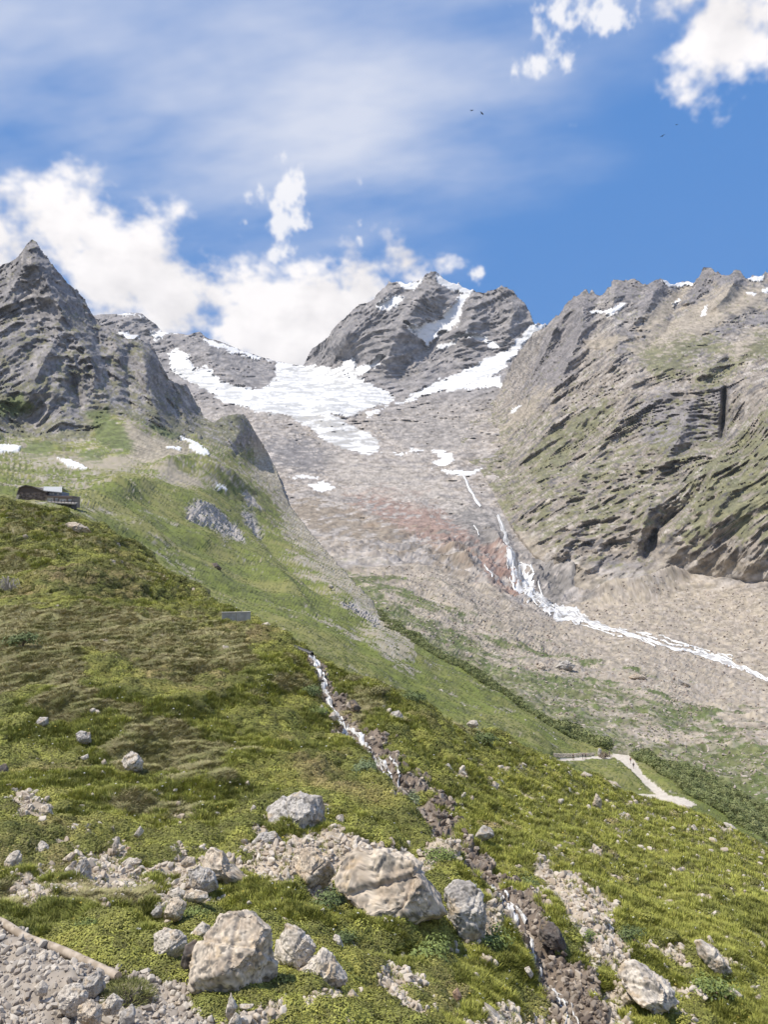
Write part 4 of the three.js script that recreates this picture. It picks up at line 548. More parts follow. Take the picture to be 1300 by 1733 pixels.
boulder(D, [[90, 1690], [110, 1670], [135, 1668], [145, 1690], [130, 1720], [105, 1715]], 'big white cobble at the left of the stone heap on bare soil', { detail: 18 });
boulder(D, [[135, 1662], [165, 1645], [176, 1670], [172, 1697], [150, 1695]], 'upright pale rock behind the heap on bare soil', { detail: 18, tone: 'grey' });
boulder(D, [[131, 1705], [150, 1695], [172, 1710], [168, 1740], [133, 1740]], 'yellowish block at the front of the heap on bare soil', { detail: 18, tone: 'warm' });
boulder(D, [[172, 1700], [190, 1684], [207, 1697], [200, 1715], [178, 1720]], 'pale block touching the grassy clod', { detail: 18 });
boulder(D, [[200, 1718], [222, 1700], [229, 1716], [222, 1745], [200, 1740]], 'smooth grey cobble cut by the lower picture edge below the grassy clod', { detail: 9, tone: 'grey' });
boulder(D, [[55, 1672], [70, 1660], [80, 1672], [78, 1686], [57, 1686]], 'round stone alone on the bare soil near the white cobble', { detail: 9, name: 'rock', category: 'rock' });
boulder(D, [[378, 1725], [390, 1680], [402, 1705], [386, 1732]], 'pointed upright splinter of stone before the largest boulder', { detail: 9, name: 'rock', category: 'rock', thick: 0.6 });
boulder(D, [[403, 1700], [433, 1700], [405, 1712]], 'thin flat flake of stone before the largest boulder', { detail: 9, name: 'rock', category: 'rock' });
boulder(D, [[385, 1733], [398, 1714], [407, 1722], [405, 1745], [388, 1745]], 'white rounded stone beside the upright splinter', { detail: 9, name: 'rock', category: 'rock' });
boulder(D, [[493, 1697], [525, 1682], [550, 1690], [566, 1712], [545, 1716], [505, 1708]], 'flat cream rock just below the cracked boulder', { detail: 18, tone: 'warm' });
boulder(D, [[520, 1716], [540, 1712], [550, 1740], [530, 1745]], 'pale cobble at the lower edge under the flat cream rock', { detail: 9, name: 'rock', category: 'rock' });
boulder(D, [[570, 1720], [584, 1708], [598, 1714], [596, 1736], [574, 1740]], 'grey cobble at the lower edge beside gravel', { detail: 9, tone: 'grey', name: 'rock', category: 'rock' });
boulder(D, [[580, 1690], [596, 1675], [608, 1690], [604, 1712], [588, 1708]], 'brown block on the gravel at the foot of the cracked boulder', { detail: 9, tone: 'warm', name: 'rock', category: 'rock' });
boulder(D, [[202, 1290], [208, 1280], [220, 1272], [232, 1277], [240, 1292], [238, 1306], [215, 1314], [205, 1305]], 'white faceted boulder alone in the middle of the left turf', { detail: 18 });
boulder(D, [[124, 1245], [135, 1237], [150, 1240], [152, 1258], [140, 1263], [128, 1255]], 'half buried pale rock with grooves uphill of the white faceted boulder', { detail: 18, tone: 'grey' });
boulder(D, [[58, 1225], [66, 1214], [80, 1214], [81, 1226], [66, 1233]], 'dull grey rock in the turf near the left edge', { detail: 9, tone: 'grey' });
boulder(D, [[42, 1190], [52, 1186], [68, 1193], [66, 1202], [48, 1202]], 'flat pale rock highest in the left turf', { detail: 9 });
boulder(D, [[-10, 1300], [8, 1292], [14, 1310], [4, 1318], [-10, 1316]], 'dark grey rock cut by the left picture edge', { detail: 9, tone: 'dark' });
boulder(D, [[134, 1282], [148, 1276], [150, 1284], [140, 1287]], 'thin flat stone below the grooved half-buried rock', { detail: 5, name: 'rock', category: 'rock' });
boulder(D, [[170, 1290], [176, 1284], [181, 1292], [174, 1300]], 'lichen yellow stone left of the white faceted boulder', { detail: 5, tone: 'warm', name: 'rock', category: 'rock' });
boulder(D, [[5, 1462], [12, 1446], [28, 1440], [36, 1448], [34, 1468], [20, 1480], [7, 1475]], 'tall egg-shaped white boulder by the left edge', { detail: 18 });
boulder(D, [[3, 1438], [14, 1424], [27, 1430], [30, 1440], [14, 1446]], 'pale boulder directly above the egg-shaped one', { detail: 9 });
boulder(D, [[54, 1444], [66, 1424], [76, 1430], [86, 1440], [80, 1455], [60, 1455]], 'white block with two lobes right of the egg-shaped boulder', { detail: 18 });
boulder(D, [[34, 1426], [42, 1422], [54, 1434], [48, 1442], [38, 1440]], 'small white block between the egg-shaped and two-lobed boulders', { detail: 9 });
boulder(D, [[-10, 1478], [4, 1472], [14, 1480], [8, 1490], [-10, 1490]], 'grey white stone cut by the left edge below the egg-shaped boulder', { detail: 9 });
boulder(D, [[118, 1490], [128, 1462], [142, 1452], [151, 1470], [152, 1498], [140, 1502], [122, 1498]], 'tall grey boulder at the edge of the stone run', { detail: 18, tone: 'grey' });
boulder(D, [[106, 1488], [110, 1470], [128, 1454], [130, 1460], [118, 1474], [116, 1494], [108, 1496]], 'thin curved stone leaning on the tall grey boulder', { detail: 9 });
boulder(D, [[103, 1456], [120, 1442], [128, 1446], [112, 1464]], 'brown tilted slab above the thin curved stone', { detail: 9, tone: 'warm' });
boulder(D, [[188, 1440], [194, 1416], [203, 1416], [199, 1436], [190, 1446]], 'upright white slab standing in the turf', { detail: 9, thick: 0.6 });
boulder(D, [[204, 1462], [216, 1452], [240, 1456], [236, 1466], [214, 1468]], 'flat white block below the upright white slab', { detail: 9 });
boulder(D, [[112, 1404], [122, 1394], [146, 1398], [140, 1408], [120, 1410]], 'low flat slab above the stone run', { detail: 9, tone: 'grey' });
boulder(D, [[68, 1364], [80, 1360], [89, 1380], [86, 1390], [76, 1380]], 'tilted white slab lowest in the left stone cluster', { detail: 9 });
boulder(D, [[224, 1416], [236, 1398], [243, 1408], [232, 1420]], 'speckled pale block at the top of the narrow stone chute', { detail: 9 });
boulder(D, [[275, 1555], [285, 1522], [300, 1520], [315, 1532], [305, 1556], [290, 1560]], 'cream wedge on the rubble above the white wedge rock', { detail: 18, tone: 'warm' });
boulder(D, [[255, 1545], [266, 1532], [274, 1540], [274, 1553], [260, 1556]], 'small grey block left of the cream wedge', { detail: 9, tone: 'grey' });
boulder(D, [[283, 1510], [300, 1503], [313, 1510], [308, 1524], [288, 1526]], 'white block resting against the rounded pale grey rock', { detail: 9 });
boulder(D, [[312, 1518], [330, 1506], [350, 1512], [354, 1524], [330, 1530], [315, 1528]], 'broad white stone below the rounded pale grey rock', { detail: 9 });
boulder(D, [[305, 1460], [315, 1450], [330, 1452], [330, 1464], [312, 1468]], 'ochre lump beside the tilted cream rock', { detail: 9, tone: 'warm' });
boulder(D, [[425, 1430], [440, 1412], [465, 1408], [480, 1425], [460, 1440], [435, 1440]], 'shadowed block supporting the topmost boulder on its left', { detail: 18, tone: 'grey' });
boulder(D, [[486, 1430], [500, 1418], [515, 1420], [512, 1436], [494, 1440]], 'small wedge stone between topmost and tan wedge boulders', { detail: 9, tone: 'warm' });
boulder(D, [[558, 1396], [572, 1380], [585, 1378], [580, 1396], [566, 1402]], 'pale rock sheltering just right of the topmost boulder', { detail: 9 });
boulder(D, [[558, 1372], [566, 1364], [577, 1368], [570, 1378]], 'small tan rock in turf right of the topmost boulder', { detail: 5, tone: 'warm' });
boulder(D, [[470, 1346], [480, 1338], [498, 1337], [496, 1346], [480, 1352]], 'lichen covered lump behind the topmost boulder', { detail: 9, tone: 'warm' });
boulder(D, [[422, 1372], [428, 1362], [434, 1366], [430, 1380]], 'thin pale stone left of the topmost boulder', { detail: 5 });
boulder(D, [[560, 1600], [566, 1582], [575, 1586], [584, 1608], [572, 1606]], 'single pale stone in green plants below the slanting slab', { detail: 9 });
boulder(D, [[888, 1640], [896, 1636], [905, 1652], [898, 1656]], 'white oval stone in the bright grass near the stream', { detail: 9 });
boulder(D, [[766, 1680], [775, 1672], [783, 1688], [775, 1698], [768, 1692]], 'reddish stone in the grass below the upright grey boulder', { detail: 9, tone: 'rust' });
boulder(D, [[818, 1735], [820, 1700], [845, 1722], [870, 1745], [820, 1750]], 'white triangular rock at the lower edge', { detail: 9 });
boulder(D, [[655, 1218], [662, 1205], [676, 1202], [684, 1216], [680, 1228], [664, 1230]], 'white rock poking from the dark bank above the stream', { detail: 18, tone: 'grey' });
boulder(D, [[790, 1226], [796, 1219], [808, 1219], [811, 1230], [796, 1233]], 'round pale rock on the crest above the stream', { detail: 9 });
boulder(D, [[556, 1212], [564, 1204], [573, 1212], [570, 1220], [560, 1220]], 'white stone at the edge of the foaming stream', { detail: 9 });
boulder(D, [[540, 1198], [544, 1192], [554, 1206], [551, 1212]], 'slim white stone beside the stream, just upstream of the foam', { detail: 9 });
boulder(D, [[590, 1186], [600, 1184], [612, 1200], [606, 1206], [594, 1198]], 'dark slab on the far bank of the stream', { detail: 9, tone: 'dark' });
boulder(D, [[766, 1272], [772, 1262], [781, 1268], [780, 1276], [768, 1276]], 'grey stone in turf below the stream bank crest', { detail: 9, tone: 'grey' });
boulder(D, [[752, 1296], [760, 1292], [770, 1308], [762, 1312]], 'tilted grey stone on the right bank of the stream', { detail: 9, tone: 'grey' });
boulder(D, [[728, 1320], [738, 1314], [748, 1320], [742, 1327], [730, 1326]], 'black wet stone in the stream bed', { detail: 9, tone: 'dark' });
boulder(D, [[800, 1420], [818, 1398], [836, 1402], [838, 1416], [815, 1424]], 'broken grey rock on the right bank with a white chip', { detail: 9, tone: 'grey' });
boulder(D, [[912, 1590], [918, 1560], [940, 1566], [956, 1590], [962, 1612], [940, 1606]], 'dark wet block beside the little waterfall', { tone: 'dark', detail: 18 });
boulder(D, [[950, 1480], [965, 1478], [982, 1484], [976, 1492], [955, 1490]], 'grey flat rock at the top of the right gravel patch', { detail: 9, tone: 'grey' });
boulder(D, [[976, 1584], [988, 1570], [1000, 1578], [1000, 1592], [984, 1596]], 'white rock in the tight cluster on the right gravel', { detail: 9 });
boulder(D, [[1000, 1560], [1014, 1558], [1026, 1574], [1020, 1580], [1004, 1572]], 'cream slab topping the tight cluster on the right gravel', { detail: 9, tone: 'warm' });
boulder(D, [[1014, 1608], [1026, 1598], [1040, 1612], [1036, 1622], [1018, 1618]], 'pale rock below the tight cluster on the right gravel', { detail: 9 });
boulder(D, [[1032, 1590], [1042, 1580], [1054, 1594], [1050, 1606], [1038, 1606]], 'speckled white rock at the rim of the right gravel', { detail: 9 });
boulder(D, [[1052, 1690], [1066, 1678], [1082, 1690], [1074, 1702], [1056, 1700]], 'small brown boulder tucked under the elongated pale one', { detail: 9, tone: 'warm' });
boulder(D, [[1002, 1368], [1010, 1342], [1018, 1352], [1020, 1372], [1010, 1374]], 'upright cream rock on the grassy slope below the path', { detail: 9, tone: 'warm' });
boulder(D, [[983, 1312], [990, 1306], [1004, 1312], [1000, 1321], [988, 1320]], 'pale rock on the crest nearest the path bend', { detail: 9 });
boulder(D, [[1022, 1326], [1032, 1321], [1044, 1324], [1054, 1334], [1048, 1338], [1030, 1332]], 'cream outcrop on the crest below the path', { detail: 9, tone: 'warm' });
boulder(D, [[1044, 1380], [1058, 1374], [1068, 1382], [1060, 1388], [1048, 1386]], 'grey rock on the slope under the cream outcrop', { detail: 9, tone: 'grey' });
boulder(D, [[1080, 1400], [1086, 1394], [1090, 1406], [1084, 1412]], 'small rock right of the grey one on the slope', { detail: 5, tone: 'grey' });
boulder(D, [[1170, 1400], [1176, 1395], [1184, 1408], [1180, 1414]], 'white slanted stone in the grass of the far right slope', { detail: 5 });
boulder(D, [[1148, 1366], [1158, 1362], [1170, 1368], [1160, 1376], [1150, 1374]], 'brown rock where the path meets the crest', { detail: 9, tone: 'warm' });
boulder(D, [[1226, 1392], [1240, 1396], [1256, 1410], [1244, 1412], [1230, 1402]], 'long pale rock on the crest right of the path', { detail: 9 });
boulder(D, [[1084, 1530], [1092, 1525], [1098, 1533], [1090, 1538]], 'bright white stone in the grass above the elongated boulder', { detail: 5 });
boulder(D, [[442, 1056], [452, 1053], [466, 1062], [462, 1066], [446, 1062]], 'white rock beside the concrete wall', { detail: 9 });
boulder(D, [[474, 1066], [482, 1064], [488, 1078], [480, 1080]], 'pale rock between concrete wall and pipe', { detail: 9 });
boulder(D, [[108, 886], [126, 883], [146, 892], [157, 904], [140, 904], [116, 896]], 'big pale outcrop in the turf below the hut', { detail: 18, tone: 'warm', foot: 0.5 });
boulder(D, [[180, 920], [192, 914], [202, 920], [196, 926]], 'small pale outcrop downhill of the big one below the hut', { detail: 9, tone: 'warm' });
const Cs = sheetC;
boulder(Cs, [[348, 962], [354, 954], [366, 952], [375, 962], [370, 969], [354, 968]], 'dark brown boulder alone on the green alp', { detail: 9, tone: 'dark' });
boulder(Cs, [[554, 992], [560, 988], [566, 994], [560, 998]], 'grey boulder on the alp beyond the concrete wall', { detail: 5, tone: 'grey' });
boulder(Cs, [[662, 1084], [670, 1080], [676, 1086], [668, 1091]], 'pale boulder on the slope below the bare earth scar', { detail: 5 });
boulder(Cs, [[740, 1170], [748, 1166], [752, 1172], [744, 1176]], 'white flat stone in the middle of the green slope', { detail: 5 });
boulder(sheetA, [[938, 1132], [948, 1122], [962, 1117], [974, 1126], [968, 1134], [950, 1138]], 'house-sized pale boulder on the stony valley floor', { detail: 18, tone: 'grey' });
boulder(sheetA, [[1064, 1146], [1078, 1139], [1096, 1146], [1088, 1152], [1070, 1152]], 'low sandy boulder right of the house-sized one', { detail: 9, tone: 'warm' });
boulder(sheetA, [[1144, 1160], [1150, 1148], [1160, 1158], [1178, 1162], [1150, 1164]], 'dark-sided boulder below the river bend', { detail: 9, tone: 'grey' });
boulder(sheetA, [[908, 1128], [918, 1121], [926, 1130], [916, 1136]], 'brown boulder left of the house-sized one', { detail: 9, tone: 'warm' });
console.log('boulders');

// loose stones that can still be told apart: clusters, each stone its own object
const stoneShapes = []; for (let i = 0; i < 10; i++) { const r = rng(90 + i); stoneShapes.push(block(5, 200 + i, [1, 0.62 + 0.3 * r(), 0.7 + 0.3 * r()])); }
const stoneKit = {}; for (const tone of ['pale', 'warm', 'grey', 'wet', 'rust']) stoneKit[tone] = stoneShapes.map((g, i) => paintStone(g.clone(), tone, i + 3, 1));
const clusters = [
  [[[20, 1345], [60, 1345], [90, 1392], [40, 1385]], 12, [6, 14], 'white stone of the small cluster in the left turf', 'stones in the left turf cluster', ['pale']],
  [[[120, 1440], [190, 1440], [235, 1480], [230, 1520], [150, 1515]], 34, [5, 13], 'stone in the run beside the tall grey boulder', 'stones of the left stone run', ['pale', 'warm', 'grey']],
  [[[55, 1500], [125, 1500], [125, 1535], [50, 1532]], 14, [7, 15], 'pale stone in the turf below the egg-shaped boulder', 'stones below the egg-shaped boulder', ['pale', 'grey']],
  [[[193, 1395], [220, 1395], [220, 1470], [195, 1470]], 12, [6, 14], 'stone in the narrow chute by the upright slab', 'stones in the narrow chute', ['pale', 'warm', 'rust']],
  [[[235, 1500], [290, 1478], [330, 1465], [350, 1520], [270, 1545]], 30, [5, 12], 'stone in the rubble around the rounded pale grey rock', 'rubble stones by the rounded rock', ['pale', 'warm', 'grey']],
  [[[0, 1690], [90, 1640], [330, 1640], [340, 1733], [0, 1733]], 34, [6, 17], 'loose stone on the bare grey soil at lower left', 'stones on the bare soil', ['pale', 'warm', 'grey']],
  [[[400, 1430], [450, 1400], [580, 1395], [640, 1430], [720, 1440], [735, 1475], [620, 1440], [560, 1440]], 26, [5, 13], 'stone in the pale earth between topmost boulder and slab', 'stones around the boulder pile', ['pale', 'warm']],
  [[[600, 1660], [690, 1640], [700, 1733], [610, 1733]], 12, [5, 12], 'pale stone in the thin grass right of the cracked boulder', 'stones right of the cracked boulder', ['pale']],
  [[[905, 1450], [960, 1480], [1040, 1570], [1060, 1625], [1000, 1630], [930, 1530]], 40, [4, 11], 'stone in the right-hand gravel patch', 'stones of the right gravel patch', ['pale', 'warm']],
  [[[600, 1220], [680, 1240], [760, 1330], [800, 1400], [740, 1400], [660, 1300]], 40, [5, 11], 'wet brown stone in the upper stream bed', 'stones in the upper stream bed', ['wet', 'wet', 'warm']],
  [[[760, 1410], [830, 1440], [920, 1550], [1020, 1700], [960, 1700], [880, 1560]], 30, [5, 12], 'wet brown stone in the lower stream bed', 'stones in the lower stream bed', ['wet', 'wet', 'warm']],
];
{
  const r = rng(4242), placed = [], m4 = new THREE.Matrix4(), qq = new THREE.Quaternion(), e = new THREE.Euler();
  for (const [outline, count, [lo, hi], label, grp, tones] of clusters) {
    const inside = region(outline), us = outline.map((p) => p[0]), vs = outline.map((p) => p[1]); let n = 0, tries = 0;
    while (n < count && tries++ < 4000) {
      const u = lerp(Math.min(...us), Math.max(...us), r()), v = lerp(Math.min(...vs), Math.max(...vs), r()), s = lerp(lo, hi, r() ** 2.2) / 2;
      if (inside(u, v, 5) > 0 || placed.some(([a, b, c]) => Math.hypot(a - u, b - v) < (c + s) * 1.05)) continue;
      placed.push([u, v, s]); n++;
      const { p, n: nn } = spot(D, u, v), size = s * -p.z / F * 1.15, o = mesh('stone', stoneKit[tones[Math.floor(r() * tones.length)]][Math.floor(r() * 10)], stoneMaterial);
      o.position.copy(p).addScaledVector(nn, size * 0.3); o.rotation.set(r() * 0.9 - 0.45, r() * 6.28, r() * 0.9 - 0.45); o.scale.setScalar(size); tag(o, label, 'stone', grp);
    }
  }
}
// ---------------------------------------------------------------- what nobody could count: rubble, turf, dwarf shrubs, far stones, thicket
function scatter(name, geometry, material, list, label) { // list: {p, q, s, c}
  const im = new THREE.InstancedMesh(geometry, material, list.length), m = new THREE.Matrix4(), c = new THREE.Color();
  list.forEach((o, i) => { im.setMatrixAt(i, m.compose(o.p, o.q, o.s)); im.setColorAt(i, c.setRGB(...o.c)); });
  im.name = numbered(name); im.castShadow = im.receiveShadow = true; scene.add(im); return tag(im, label, null, null, 'stuff');
}
const yUp = new THREE.Vector3(0, 1, 0), tmpQ = new THREE.Quaternion();
function lay(n, lean, turn) { const a = yUp.clone().lerp(n, lean).normalize(), q = new THREE.Quaternion().setFromUnitVectors(yUp, a); return q.multiply(tmpQ.setFromAxisAngle(yUp, turn)); }
const randomTurn = (r) => new THREE.Quaternion().setFromEuler(new THREE.Euler(r() * 6.28, r() * 6.28, r() * 6.28));
const pebble = (() => { const g = block(3, 555, [1, 0.7, 0.85]); return g; })(), pebbleB = block(3, 777, [1, 0.55, 0.7]);
const pebbleMaterial = new THREE.MeshStandardMaterial({ color: 0xffffff, roughness: 0.93 });
function tuft(blades, seed, spread, tall, width) { // a clump of bent blades
  const r = rng(seed), pos = [], idx = [];
  for (let i = 0; i < blades; i++) {
    const a = r() * 6.28, d = spread * Math.sqrt(r()) * 0.6, bx = Math.cos(a) * d, bz = Math.sin(a) * d, out = 0.25 + 0.75 * r(), h = tall * (0.5 + 0.5 * r()), w = width * (0.7 + 0.6 * r()), tx = -Math.sin(a + 0.6), tz = Math.cos(a + 0.6), k = pos.length / 3, ox = Math.cos(a) * spread * out, oz = Math.sin(a) * spread * out;
    pos.push(bx - tx * w, -0.05, bz - tz * w, bx + tx * w, -0.05, bz + tz * w, bx + ox * 0.4 - tx * w * 0.8, h * 0.65, bz + oz * 0.4 - tz * w * 0.8, bx + ox * 0.4 + tx * w * 0.8, h * 0.65, bz + oz * 0.4 + tz * w * 0.8, bx + ox, h, bz + oz);
    idx.push(k, k + 1, k + 2, k + 1, k + 3, k + 2, k + 2, k + 3, k + 4);
  }
  const g = new THREE.BufferGeometry(); g.setAttribute('position', new THREE.Float32BufferAttribute(pos, 3)); g.setIndex(idx); g.computeVertexNormals(); return g;
}
function leafBall(leaves, seed, size, flat = 0.7, open = 0.35) { // small leaves spread through a cushion
  const r = rng(seed), pos = [], idx = [], n = new THREE.Vector3(), a = new THREE.Vector3(), b = new THREE.Vector3();
  for (let i = 0; i < leaves; i++) {
    n.set(r() * 2 - 1, r() * 1.3 - 0.25, r() * 2 - 1).normalize(); const d = 1 - open * r() * r() * 2 * 0.5, x = n.x * d, y = n.y * d * flat, z = n.z * d;
    n.x += r() - 0.5; n.y += r() * 0.9; n.z += r() - 0.5; n.normalize(); a.set(r() - 0.5, r() - 0.5, r() - 0.5).cross(n).normalize(); b.crossVectors(n, a); const s = size * (0.6 + 0.8 * r()), k = pos.length / 3;
    pos.push(x - a.x * s, y - a.y * s, z - a.z * s, x + b.x * s * 0.5, y + b.y * s * 0.5, z + b.z * s * 0.5, x + a.x * s, y + a.y * s, z + a.z * s, x - b.x * s * 0.5, y - b.y * s * 0.5, z - b.z * s * 0.5); idx.push(k, k + 1, k + 2, k, k + 2, k + 3);
  }
  const g = new THREE.BufferGeometry(); g.setAttribute('position', new THREE.Float32BufferAttribute(pos, 3)); g.setIndex(idx); g.computeVertexNormals(); return g;
}
const leafMaterial = new THREE.MeshStandardMaterial({ color: 0xffffff, roughness: 0.75, side: THREE.DoubleSide });
{
  const r = rng(99), lists = { rubble: [], rubble2: [], grass: [[], []], dry: [], cushion: [[], []], herb: [], flower: [] };
  const vary = (c, k, r1, r2) => [c[0] * (1 + k * r1), c[1] * (1 + k * r1 + 0.06 * r2), c[2] * (1 + k * r1)];
  for (let i = 0; i < 330000; i++) {
    const u = -120 + 1540 * r(), v = 845 + 1000 * r(); if (v < crestD(u) + 0.5) continue;
    const { p, n } = spot(D, u, v), d = -p.z, k = kindD(p, u, v), s = (d / 22) ** 0.62, turn = r() * 6.28, a = r() * 2 - 1, b = r() * 2 - 1, patch = fbm(p.x / 2.2, p.y / 2.2, p.z / 2.2, 3), big = fbm(p.x / 8, p.y / 8, p.z / 8, 2);
    if (k >= 3) {
      if (r() < (k === 4 ? 0.28 : 0.5)) { const z = (0.02 + 0.12 * r() ** 4) * (d / 18) ** 0.8, tone = k === 5 ? mix3(C3(0.13, 0.10, 0.078), C3(0.46, 0.39, 0.31), r() ** 1.8) : k === 4 ? mix3(C3(0.30, 0.255, 0.21), C3(0.52, 0.47, 0.40), r()) : mix3(C3(0.40, 0.325, 0.245), C3(0.58, 0.52, 0.44), r());
        lists[r() < 0.5 ? 'rubble' : 'rubble2'].push({ p: p.addScaledVector(n, z * 0.25), q: randomTurn(r), s: new THREE.Vector3(z * (0.8 + 0.5 * r()), z, z * (0.8 + 0.5 * r())), c: tone }); }
      else if (k === 3 && r() < 0.10) lists.grass[0].push({ p, q: lay(n, 0.4, turn), s: new THREE.Vector3(0.16 * s, 0.14 * s, 0.16 * s), c: vary([0.27, 0.275, 0.08], 0.3, a, b) });
      continue;
    }
    if (k === 2) { if (r() < 0.75) lists.dry.push({ p, q: lay(n, 0.35, turn), s: new THREE.Vector3(0.2 * s, 0.16 * s, 0.2 * s), c: vary(mix3([0.345, 0.305, 0.145], [0.235, 0.23, 0.08], step(-0.2, 0.35, patch + 0.4 * a)), 0.25, a, b) }); continue; }
    if (k === 1) {
      if (r() < 0.5) { const z = (0.15 + 0.12 * r()) * s; lists.cushion[r() < 0.5 ? 0 : 1].push({ p: p.addScaledVector(n, z * 0.1), q: lay(n, 0.7, turn), s: new THREE.Vector3(z, z * (0.6 + 0.5 * r()), z), c: vary(mix3([0.165, 0.172, 0.036], mix3([0.285, 0.28, 0.056], [0.31, 0.245, 0.10], step(0.1, 0.5, big)), step(-0.35, 0.35, patch + 0.5 * a)), 0.4, b, a) }); }
      else if (r() < 0.4) lists.grass[1].push({ p, q: lay(n, 0.4, turn), s: new THREE.Vector3(0.2 * s, 0.17 * s, 0.2 * s), c: vary([0.285, 0.29, 0.062], 0.3, a, b) });
      continue;
    }
    const bright = u > 780 && v > 1300 ? 0.5 : 0; if (r() < 0.9) lists.grass[r() < 0.5 ? 0 : 1].push({ p, q: lay(n, 0.35, turn), s: new THREE.Vector3(0.19 * s, (0.13 + 0.1 * r()) * s, 0.19 * s), c: vary(mix3([0.205, 0.218, 0.042], [0.34, 0.345, 0.068], step(-0.4, 0.4, patch + 0.4 * a + bright * 0.5)), 0.4, b, a) });
    if (v > 1290 && r() < 0.02) { const z = (0.03 + 0.09 * r() ** 3) * (d / 18) ** 0.8; lists.rubble.push({ p: p.clone().addScaledVector(n, z * 0.3), q: randomTurn(r), s: new THREE.Vector3(z * 1.2, z * 0.8, z), c: mix3(C3(0.40, 0.345, 0.275), C3(0.58, 0.53, 0.46), r()) }); }
    if (r() < 0.012) lists.flower.push({ p: p.clone().addScaledVector(n, 0.12 * s), q: lay(n, 0.5, turn), s: new THREE.Vector3(0.03 * s, 0.02 * s, 0.03 * s), c: r() < 0.6 ? [0.75, 0.75, 0.7] : [0.7, 0.55, 0.1] });
  }
  scatter('rubble', pebble, pebbleMaterial, lists.rubble, 'small loose stones strewn over bare patches and the stream bed');
  scatter('rubble', pebbleB, pebbleMaterial, lists.rubble2, 'small flat stones strewn over bare patches and the stream bed');
  scatter('grass', tuft(13, 1, 0.75, 1, 0.05), leafMaterial, lists.grass[0], 'short green alpine grass on the near slope');
  scatter('grass', tuft(15, 2, 0.9, 0.85, 0.05), leafMaterial, lists.grass[1], 'tufty green alpine grass on the near slope');
  scatter('grass', tuft(15, 3, 1.1, 0.8, 0.05), leafMaterial, lists.dry, 'dry yellowish grass on the flat bench');
  scatter('vegetation', leafBall(110, 4, 0.16), leafMaterial, lists.cushion[0], 'low olive green dwarf shrubs covering the near slope');
  scatter('vegetation', leafBall(120, 5, 0.14, 0.8), leafMaterial, lists.cushion[1], 'low dark green dwarf shrubs covering the near slope');
  scatter('vegetation', leafBall(14, 6, 0.6, 0.5), leafMaterial, lists.flower, 'tiny white and yellow meadow flowers');
  console.log('near scatter', lists.rubble.length, lists.grass[0].length, lists.dry.length, lists.cushion[0].length);
  // the alp: low shrubs and stones
  const alp = [], alpStone = [], field = [], fieldGreen = [];
  for (let i = 0; i < 90000; i++) {
    const u = -120 + 1540 * r(), v = 770 + 700 * r(); if (v < crestC(u) + 1 || v > Cs.foot(u) - 4) continue; if (rCrag(u, v, 20) < 4 || onPath(u, v)) continue;
    const { p, n } = spot(Cs, u, v), d = -p.z; if (d > 900) continue;
    if (screeC.some((q) => q(u, v, 6) < 0)) continue;
    const k = fbm(p.x / 12, p.y / 12, p.z / 12, 3), a = r() * 2 - 1;
    if (r() < 0.06 + 0.12 * step(0.2, 0.5, k)) { const z = (0.12 + 0.55 * r() ** 3) * (d / 300) ** 0.5; alpStone.push({ p, q: randomTurn(r), s: new THREE.Vector3(z, z * 0.7, z), c: mix3([0.34, 0.31, 0.27], [0.5, 0.47, 0.42], r()) }); }
    else { const z = (0.28 + 0.3 * r()) * (d / 200) ** 0.55; alp.push({ p, q: lay(n, 0.7, r() * 6.28), s: new THREE.Vector3(z, z * 0.55, z), c: vary(mix3([0.215, 0.235, 0.06], [0.12, 0.135, 0.04], step(-0.05, 0.4, k + 0.25 * a)), 0.25, a, r()) }); }
  }
  for (let i = 0; i < 52000; i++) {
    const u = 560 + 860 * r(), v = 960 + 470 * r(); if (v < topA(u) + 2 || v > sheetA.foot(u) - 4 || rValley(u, v, 10) > -2) continue;
    const { p, n } = spot(sheetA, u, v), d = -p.z, s = fbm(p.x / 25, p.y / 25, p.z / 25, 3), rel = (v - greenLine(u)) / 130;
    if (r() < 0.5 + 0.3 * s - 0.25 * clamp(rel)) { const z = (0.25 + 1.5 * r() ** 5) * (d / 500) ** 0.6; field.push({ p, q: randomTurn(r), s: new THREE.Vector3(z * 1.2, z * 0.8, z), c: mix3([0.27, 0.215, 0.175], [0.45, 0.40, 0.345], r()) }); }
    else if (rel + 0.5 * s > -0.05 && r() < 0.7) { const z = (0.4 + 0.9 * r() ** 3) * (d / 500) ** 0.5; fieldGreen.push({ p, q: lay(n, 0.5, r() * 6.28), s: new THREE.Vector3(z, z * 0.6, z), c: vary([0.175, 0.195, 0.065], 0.3, r() * 2 - 1, r()) }); }
  }
  scatter('vegetation', leafBall(70, 8, 0.24, 0.7), leafMaterial, alp, 'low green shrubs and tussocks on the alp');
  scatter('rubble', pebbleB, pebbleMaterial, alpStone, 'pale stones scattered over the alp');
  scatter('rubble', pebble, pebbleMaterial, field, 'boulders and stones strewn over the valley floor');
  scatter('vegetation', leafBall(60, 9, 0.26, 0.7), leafMaterial, fieldGreen, 'green dwarf shrubs between the valley stones');
  // thicket of green alder along the edge of the alp
  const wood = [], add1 = (u, v, lo, hi, S = Cs) => { const { p, n } = spot(S, u, v), z = lerp(lo, hi, r()); for (let j = 0; j < 4; j++) wood.push({ p: p.clone().add(new THREE.Vector3((r() - 0.5) * z * 1.6, z * (0.25 + 0.7 * r()), (r() - 0.5) * z * 1.6)), q: randomTurn(r), s: new THREE.Vector3(z * 0.6, z * 0.6, z * 0.6), c: vary(mix3([0.15, 0.175, 0.058], [0.26, 0.265, 0.11], r() ** 1.5), 0.2, r() * 2 - 1, r()) }); };
